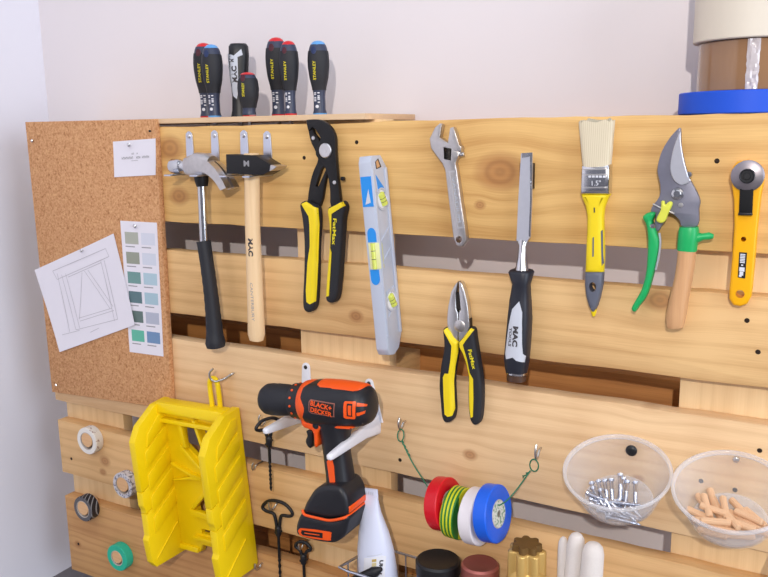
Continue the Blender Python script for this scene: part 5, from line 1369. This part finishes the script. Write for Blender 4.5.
# ------------------------------------------------------------------ wire basket and what stands in it
xa = 660.0; xb, yb_ = 1040.0, -104.0
zb = 120.0
t = thing('wire_basket', 'thin grey wire basket hung at the bottom centre', 'basket', (820, -60, zb))
def rimz(x, y): return 209-(x-xa)*.03-(y+2)*.17
b = MB()
cs = [(xa, -2), (xb, -2), (xb, yb_), (xa, yb_)]
rp = []
for i, (x, y) in enumerate(cs):
    nx_, ny_ = cs[(i+1) % 4]
    for k in range(8):
        f = .04+.92*k/7; X_, Y_2 = x+(nx_-x)*f, y+(ny_-y)*f; rp.append((X_, Y_2, rimz(X_, Y_2)))
b.tube(rp, 1.9, 8, closed=True); b.build('rim', M['zinc'], t, ang=60)
b = MB(); b.tube([(x, y, zb+1.5) for x, y, z in rp], 1.6, 8, closed=True); b.build('base_rim', M['zinc'], t, ang=60)
for k in range(1, 8):
    x = xa+(xb-xa)*k/8
    b = MB(); b.tube([(x, -2.4, rimz(x, -2.4)), (x, -2.4, zb), (x, yb_, zb), (x, yb_, rimz(x, yb_))], 1.1, 8); b.build('cross_wire', M['zinc'], t)
for k in range(1, 4):
    y = -2+(yb_+2)*k/4
    b = MB(); b.tube([(xa, y, rimz(xa, y)), (xa, y, zb+2.2), (xb, y, zb+2.2), (xb, y, rimz(xb, y))], 1.1, 8); b.build('long_wire', M['zinc'], t)

# glue bottle: flat crimped end up
t = thing('glue_bottle', 'white glue bottle standing crimped end up in the wire basket', 'bottle', (692, -62, 200.2))
top = Vector((685.2, -62, 326.1)); bz = zb+3.6
p577 = Vector((697.4, -62, 201.7)); base = top+(p577-top)*((top.z-bz)/(top.z-p577.z))
LB = (top-base).length
sd = [(f/LB, w, d_, e_) for f, w, d_, e_ in ((0, 13, 1.6, 5), (9, 12.8, 1.7, 5), (14, 12.2, 3.4, 3), (33, 13.6, 9, 2.5), (60, 21, 15, 2.3), (84, 25, 19, 2.3), (112, 26.6, 21, 2.3), (LB-4, 26.6, 21, 2.4), (LB, 25, 19.6, 2.4))]
b = MB(); b.loft([(top.lerp(base, f), w, d_, e_) for f, w, d_, e_ in sd], n=36); bb = b.build('bottle_body', M['bottlewhite'], t, ang=60)
for k in range(6):
    x0 = top.x-9.5+3.4*k; b = MB(); b.tube([(x0, -64.2, top.z-3), (x0, -64.2, top.z-7)], .7, 6); b.build('crimp_line', M['panelgrey'], bb)
lbp = [(687, 236.3), (711.4, 244.1), (715.8, 242.4), (716, 199.7), (685.3, 188)]
lb_ = decal('paper_label', lbp, M['white'], t, [bb], .4, cell=4)
decal('label_swatch', [(699.2, 237.5), (705.3, 239.3), (705.4, 235.7), (699.3, 233.8)], mat('ochre_print', (190, 164, 92), .6), t, [lb_], .25, skirt=.2)
decal('label_swatch', [(699.3, 232.6), (705.3, 234.5), (705.4, 229.7), (699.3, 227.8)], mat('pale_ochre_print', (214, 198, 150), .6), t, [lb_], .25, skirt=.2)
c = [(711.1, 228.4)][0]; lettering('UHU', M['label_black'], t, [lb_], c, 4.2, -92, .3, width=19, bold=.05)
decal('label_line', [(691.7, 240.4), (711.4, 246.6), (711.4, 245.8), (691.7, 239.5)], M['panelgrey'], t, [lb_, bb], .3, skirt=.2)

# black marker lying across the basket in front of the bottle
t = thing('black_marker', 'black marker with a slanted tip leaning in front of the white bottle', 'marker', (698.9, -92, 217.8))
m0, m1 = Vector((718.3, -90, 233.9)), Vector((676.6, -96, 205.1))
b = MB(); dd = (m1-m0).normalized(); b.loft([(m0, 2.5, 2), (m0+dd*8, 6, 5.5), (m0+dd*13, 7.5, 7.5), (m0+dd*70, 7.5, 7.5)], n=18); b.build('marker_body', M['black'], t, ang=50)
b = MB(); b.loft([(m0+dd*40, 7.8, 7.8), (m0+dd*44, 7.8, 7.8)], n=18); b.build('cap_ring', M['blackrub'], t)

def jar(c, r, z_top, lid_h, mlid, mbody, label, ridges=0, body_r=None):
    x, y = c[0], c[1]; t = thing('jar', label, 'jar', (x, y, zb+3.4), 'jars in the wire basket')
    br_ = body_r or r-1.5
    b = MB(); b.lathe([(0, 0), (br_-2, 0), (br_, 2), (br_, z_top-lid_h-zb-8), (br_-1, z_top-lid_h-zb-4), (br_-3, z_top-lid_h-zb+1), (0, z_top-lid_h-zb+1)], (x, y, zb+3.4), (0, 0, 1), 40); b.build('jar_body', mbody, t, ang=40)
    b = MB(); b.lathe([(0, lid_h-.8), (r*.78, lid_h-.8), (r*.82, lid_h), (r-2.5, lid_h), (r, lid_h-2.5), (r, 1), (r-1, 0), (0, 0)], (x, y, z_top-lid_h), (0, 0, 1), 48); ld = b.build('lid', mlid, t, ang=40)
    for k in range(ridges):
        a = 2*math.pi*k/ridges; b = MB(); b.tube([(x+r*math.cos(a), y+r*math.sin(a), z_top-lid_h+2), (x+r*math.cos(a), y+r*math.sin(a), z_top-3.5)], .7, 6); b.build('lid_rib', mlid, ld)
q = (780.1, -50, 243.7); jar(q, 29.3, q[2], 18, M['lidblack'], M['jarblue'], 'blue jar with a black screw lid', 0)
q = (839.4, -52, 254.7); jar(q, 23.9, q[2], 34, M['copper'], M['copper'], 'jar with a copper coloured lid, right of the black lidded jar')
# gold fluted canister
q = (901.6, -56, 299.4); x, y, zt = q[0], q[1], q[2]
t = thing('gold_canister', 'gold fluted canister with a star shaped top', 'canister', (x, y, zb+3.4))
def star(r, n=7, k=96, deep=.26):
    return [(r*(1-deep*(.5-.5*math.cos(n*2*math.pi*i/k))**1.4)*math.cos(2*math.pi*i/k+.2), r*(1-deep*(.5-.5*math.cos(n*2*math.pi*i/k))**1.4)*math.sin(2*math.pi*i/k+.2)) for i in range(k)]
R_ = 23.9
b = MB(); rings = []
for h, s_ in ((zt-42, 1.0), (zt-9.5, .98), (zt-8.2, .96), (zt-7.6, .92)):
    rings.append([b.bm.verts.new((x+u*s_, y+v*s_, h)) for u, v in star(R_)])
for A_, B_ in zip(rings, rings[1:]):
    for k in range(96): b.bm.faces.new((A_[k], A_[(k+1) % 96], B_[(k+1) % 96], B_[k]))
b.bm.faces.new(rings[0][::-1]); b.bm.faces.new(rings[-1]); cp_ = b.build('fluted_cap', M['gold'], t, ang=50)
b = MB(); tp = [b.bm.verts.new((x+u*.74, y+v*.74, zt+.6)) for u, v in star(R_)]; bt_ = [b.bm.verts.new((x+u*.78, y+v*.78, zt-8)) for u, v in star(R_)]
for k in range(96): b.bm.faces.new((bt_[k], bt_[(k+1) % 96], tp[(k+1) % 96], tp[k]))
b.bm.faces.new(tp); b.bm.faces.new(bt_[::-1]); b.build('cap_top', M['goldtop'], t)
b = MB(); b.lathe([(0, 0), (R_*.92, 0), (R_*1.0, 3), (R_*1.0, zt-36-zb-12), (R_*.9, zt-36-zb-3), (R_*.6, zt-32-zb), (0, zt-32-zb)], (x, y, zb+3.4), (0, 0, 1), 40); b.build('canister_body', M['gold'], t, ang=40)

# knitted work glove, finger tips up
t = thing('work_glove', 'white knitted work glove with its finger tips up in the basket', 'glove', (971.1, -58, 274.7))
def finger(q0, q1, r, yoff=0):
    a, c = Vector(q0), Vector(q1); d = c-a
    return [(a, r*.3, r*.3), (a+d*.02, r*.6, r*.6), (a+d*.06, r*.86, r*.85), (a+d*.14, r, r*.95), (a+d*.4, r*1.04, r), (a+d, r*1.1, r*1.05)]
b = MB()
for q0, q1, r in (((944.3, -50, 315), (946.1, -52, 208), 6.4), ((961.2, -54, 326.1), (956.9, -56, 213.6), 10.4), ((983.4, -62, 323.4), (980.3, -64, 225.4), 12.4)):
    b.loft(finger(q0, q1, r), n=20)
pc = (962.2, -60, 235.8)
b.loft([((pc[0], -60, pc[2]+14), 24, 12, 2.6), ((pc[0], -60, pc[2]-6), 30, 17, 2.6), ((pc[0], -60, zb+24), 29, 17, 2.6), ((pc[0], -60, zb+5), 26, 15, 2.6)], n=28)
b.build('glove_body', M['glove'], t, ang=60)
b = MB(); b.loft([((pc[0], -60, zb+22), 30, 18, 2.6), ((pc[0], -60, zb+4), 28, 17, 2.6)], n=28); b.build('knit_cuff', M['glove'], t, ang=60)

# ------------------------------------------------------------------ big rolls of tape at the top right
x0, y0 = 1099.0, 68.0
def roll(x, y, z, ri, ro, h, m, label, name):
    t = thing(name, label, 'tape', (x, y, z), 'large tape rolls stacked at the top right')
    b = MB(); b.lathe(ring_profile(ri+2.5, ro, h, 1.0), (x, y, z), (0, 0, 1), 72, closed=True); b.build('tape_roll', m, t, ang=40)
    b = MB(); b.lathe(ring_profile(ri, ri+2.6, h, .3), (x, y, z), (0, 0, 1), 48, closed=True); b.build('card_core', M['cardcore'], t)
    return t
zz = 802.6
roll(x0, y0, zz, 40, 70, 23.5, M['masking_blue'], 'wide blue masking tape roll, bottom of the stack', 'masking_tape')
rb_ = roll(x0+3, y0+2, zz+23.7, 38, 55, 52, M['packing_brown'], 'glossy brown packing tape roll in the middle of the stack', 'packing_tape')
# pale crinkled strip added as the painted highlight streak on the packing tape
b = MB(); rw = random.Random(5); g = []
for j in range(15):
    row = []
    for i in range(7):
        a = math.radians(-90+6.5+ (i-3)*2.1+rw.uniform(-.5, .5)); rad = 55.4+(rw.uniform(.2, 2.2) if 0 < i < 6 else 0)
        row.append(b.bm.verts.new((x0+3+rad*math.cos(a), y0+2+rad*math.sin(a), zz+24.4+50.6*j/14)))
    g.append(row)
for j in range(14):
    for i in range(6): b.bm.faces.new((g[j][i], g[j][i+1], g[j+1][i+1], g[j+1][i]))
b.build('highlight_strip', mat('pale_highlight', (196, 186, 186), .22, noise=.12, nscale=90, coat=.8), rb_, ang=20)
roll(x0+1, y0-1, zz+76, 38, 59, 100, M['masking_cream'], 'cream masking tape roll on top of the stack', 'masking_tape')
# wooden peg at the far lower right
q = (1167, 0, 323.5)
b = MB(); b.lathe([(0, -42), (3.5, -42), (4, -41), (4, 6), (0, 6)], (q[0], 0, q[2]), (0, 1, .12), 14)
tag(b.build('wooden_peg', M['beech'], loc=(q[0], 0, q[2])), 'thin pale peg on the lower board below the tub of dowels', 'peg')
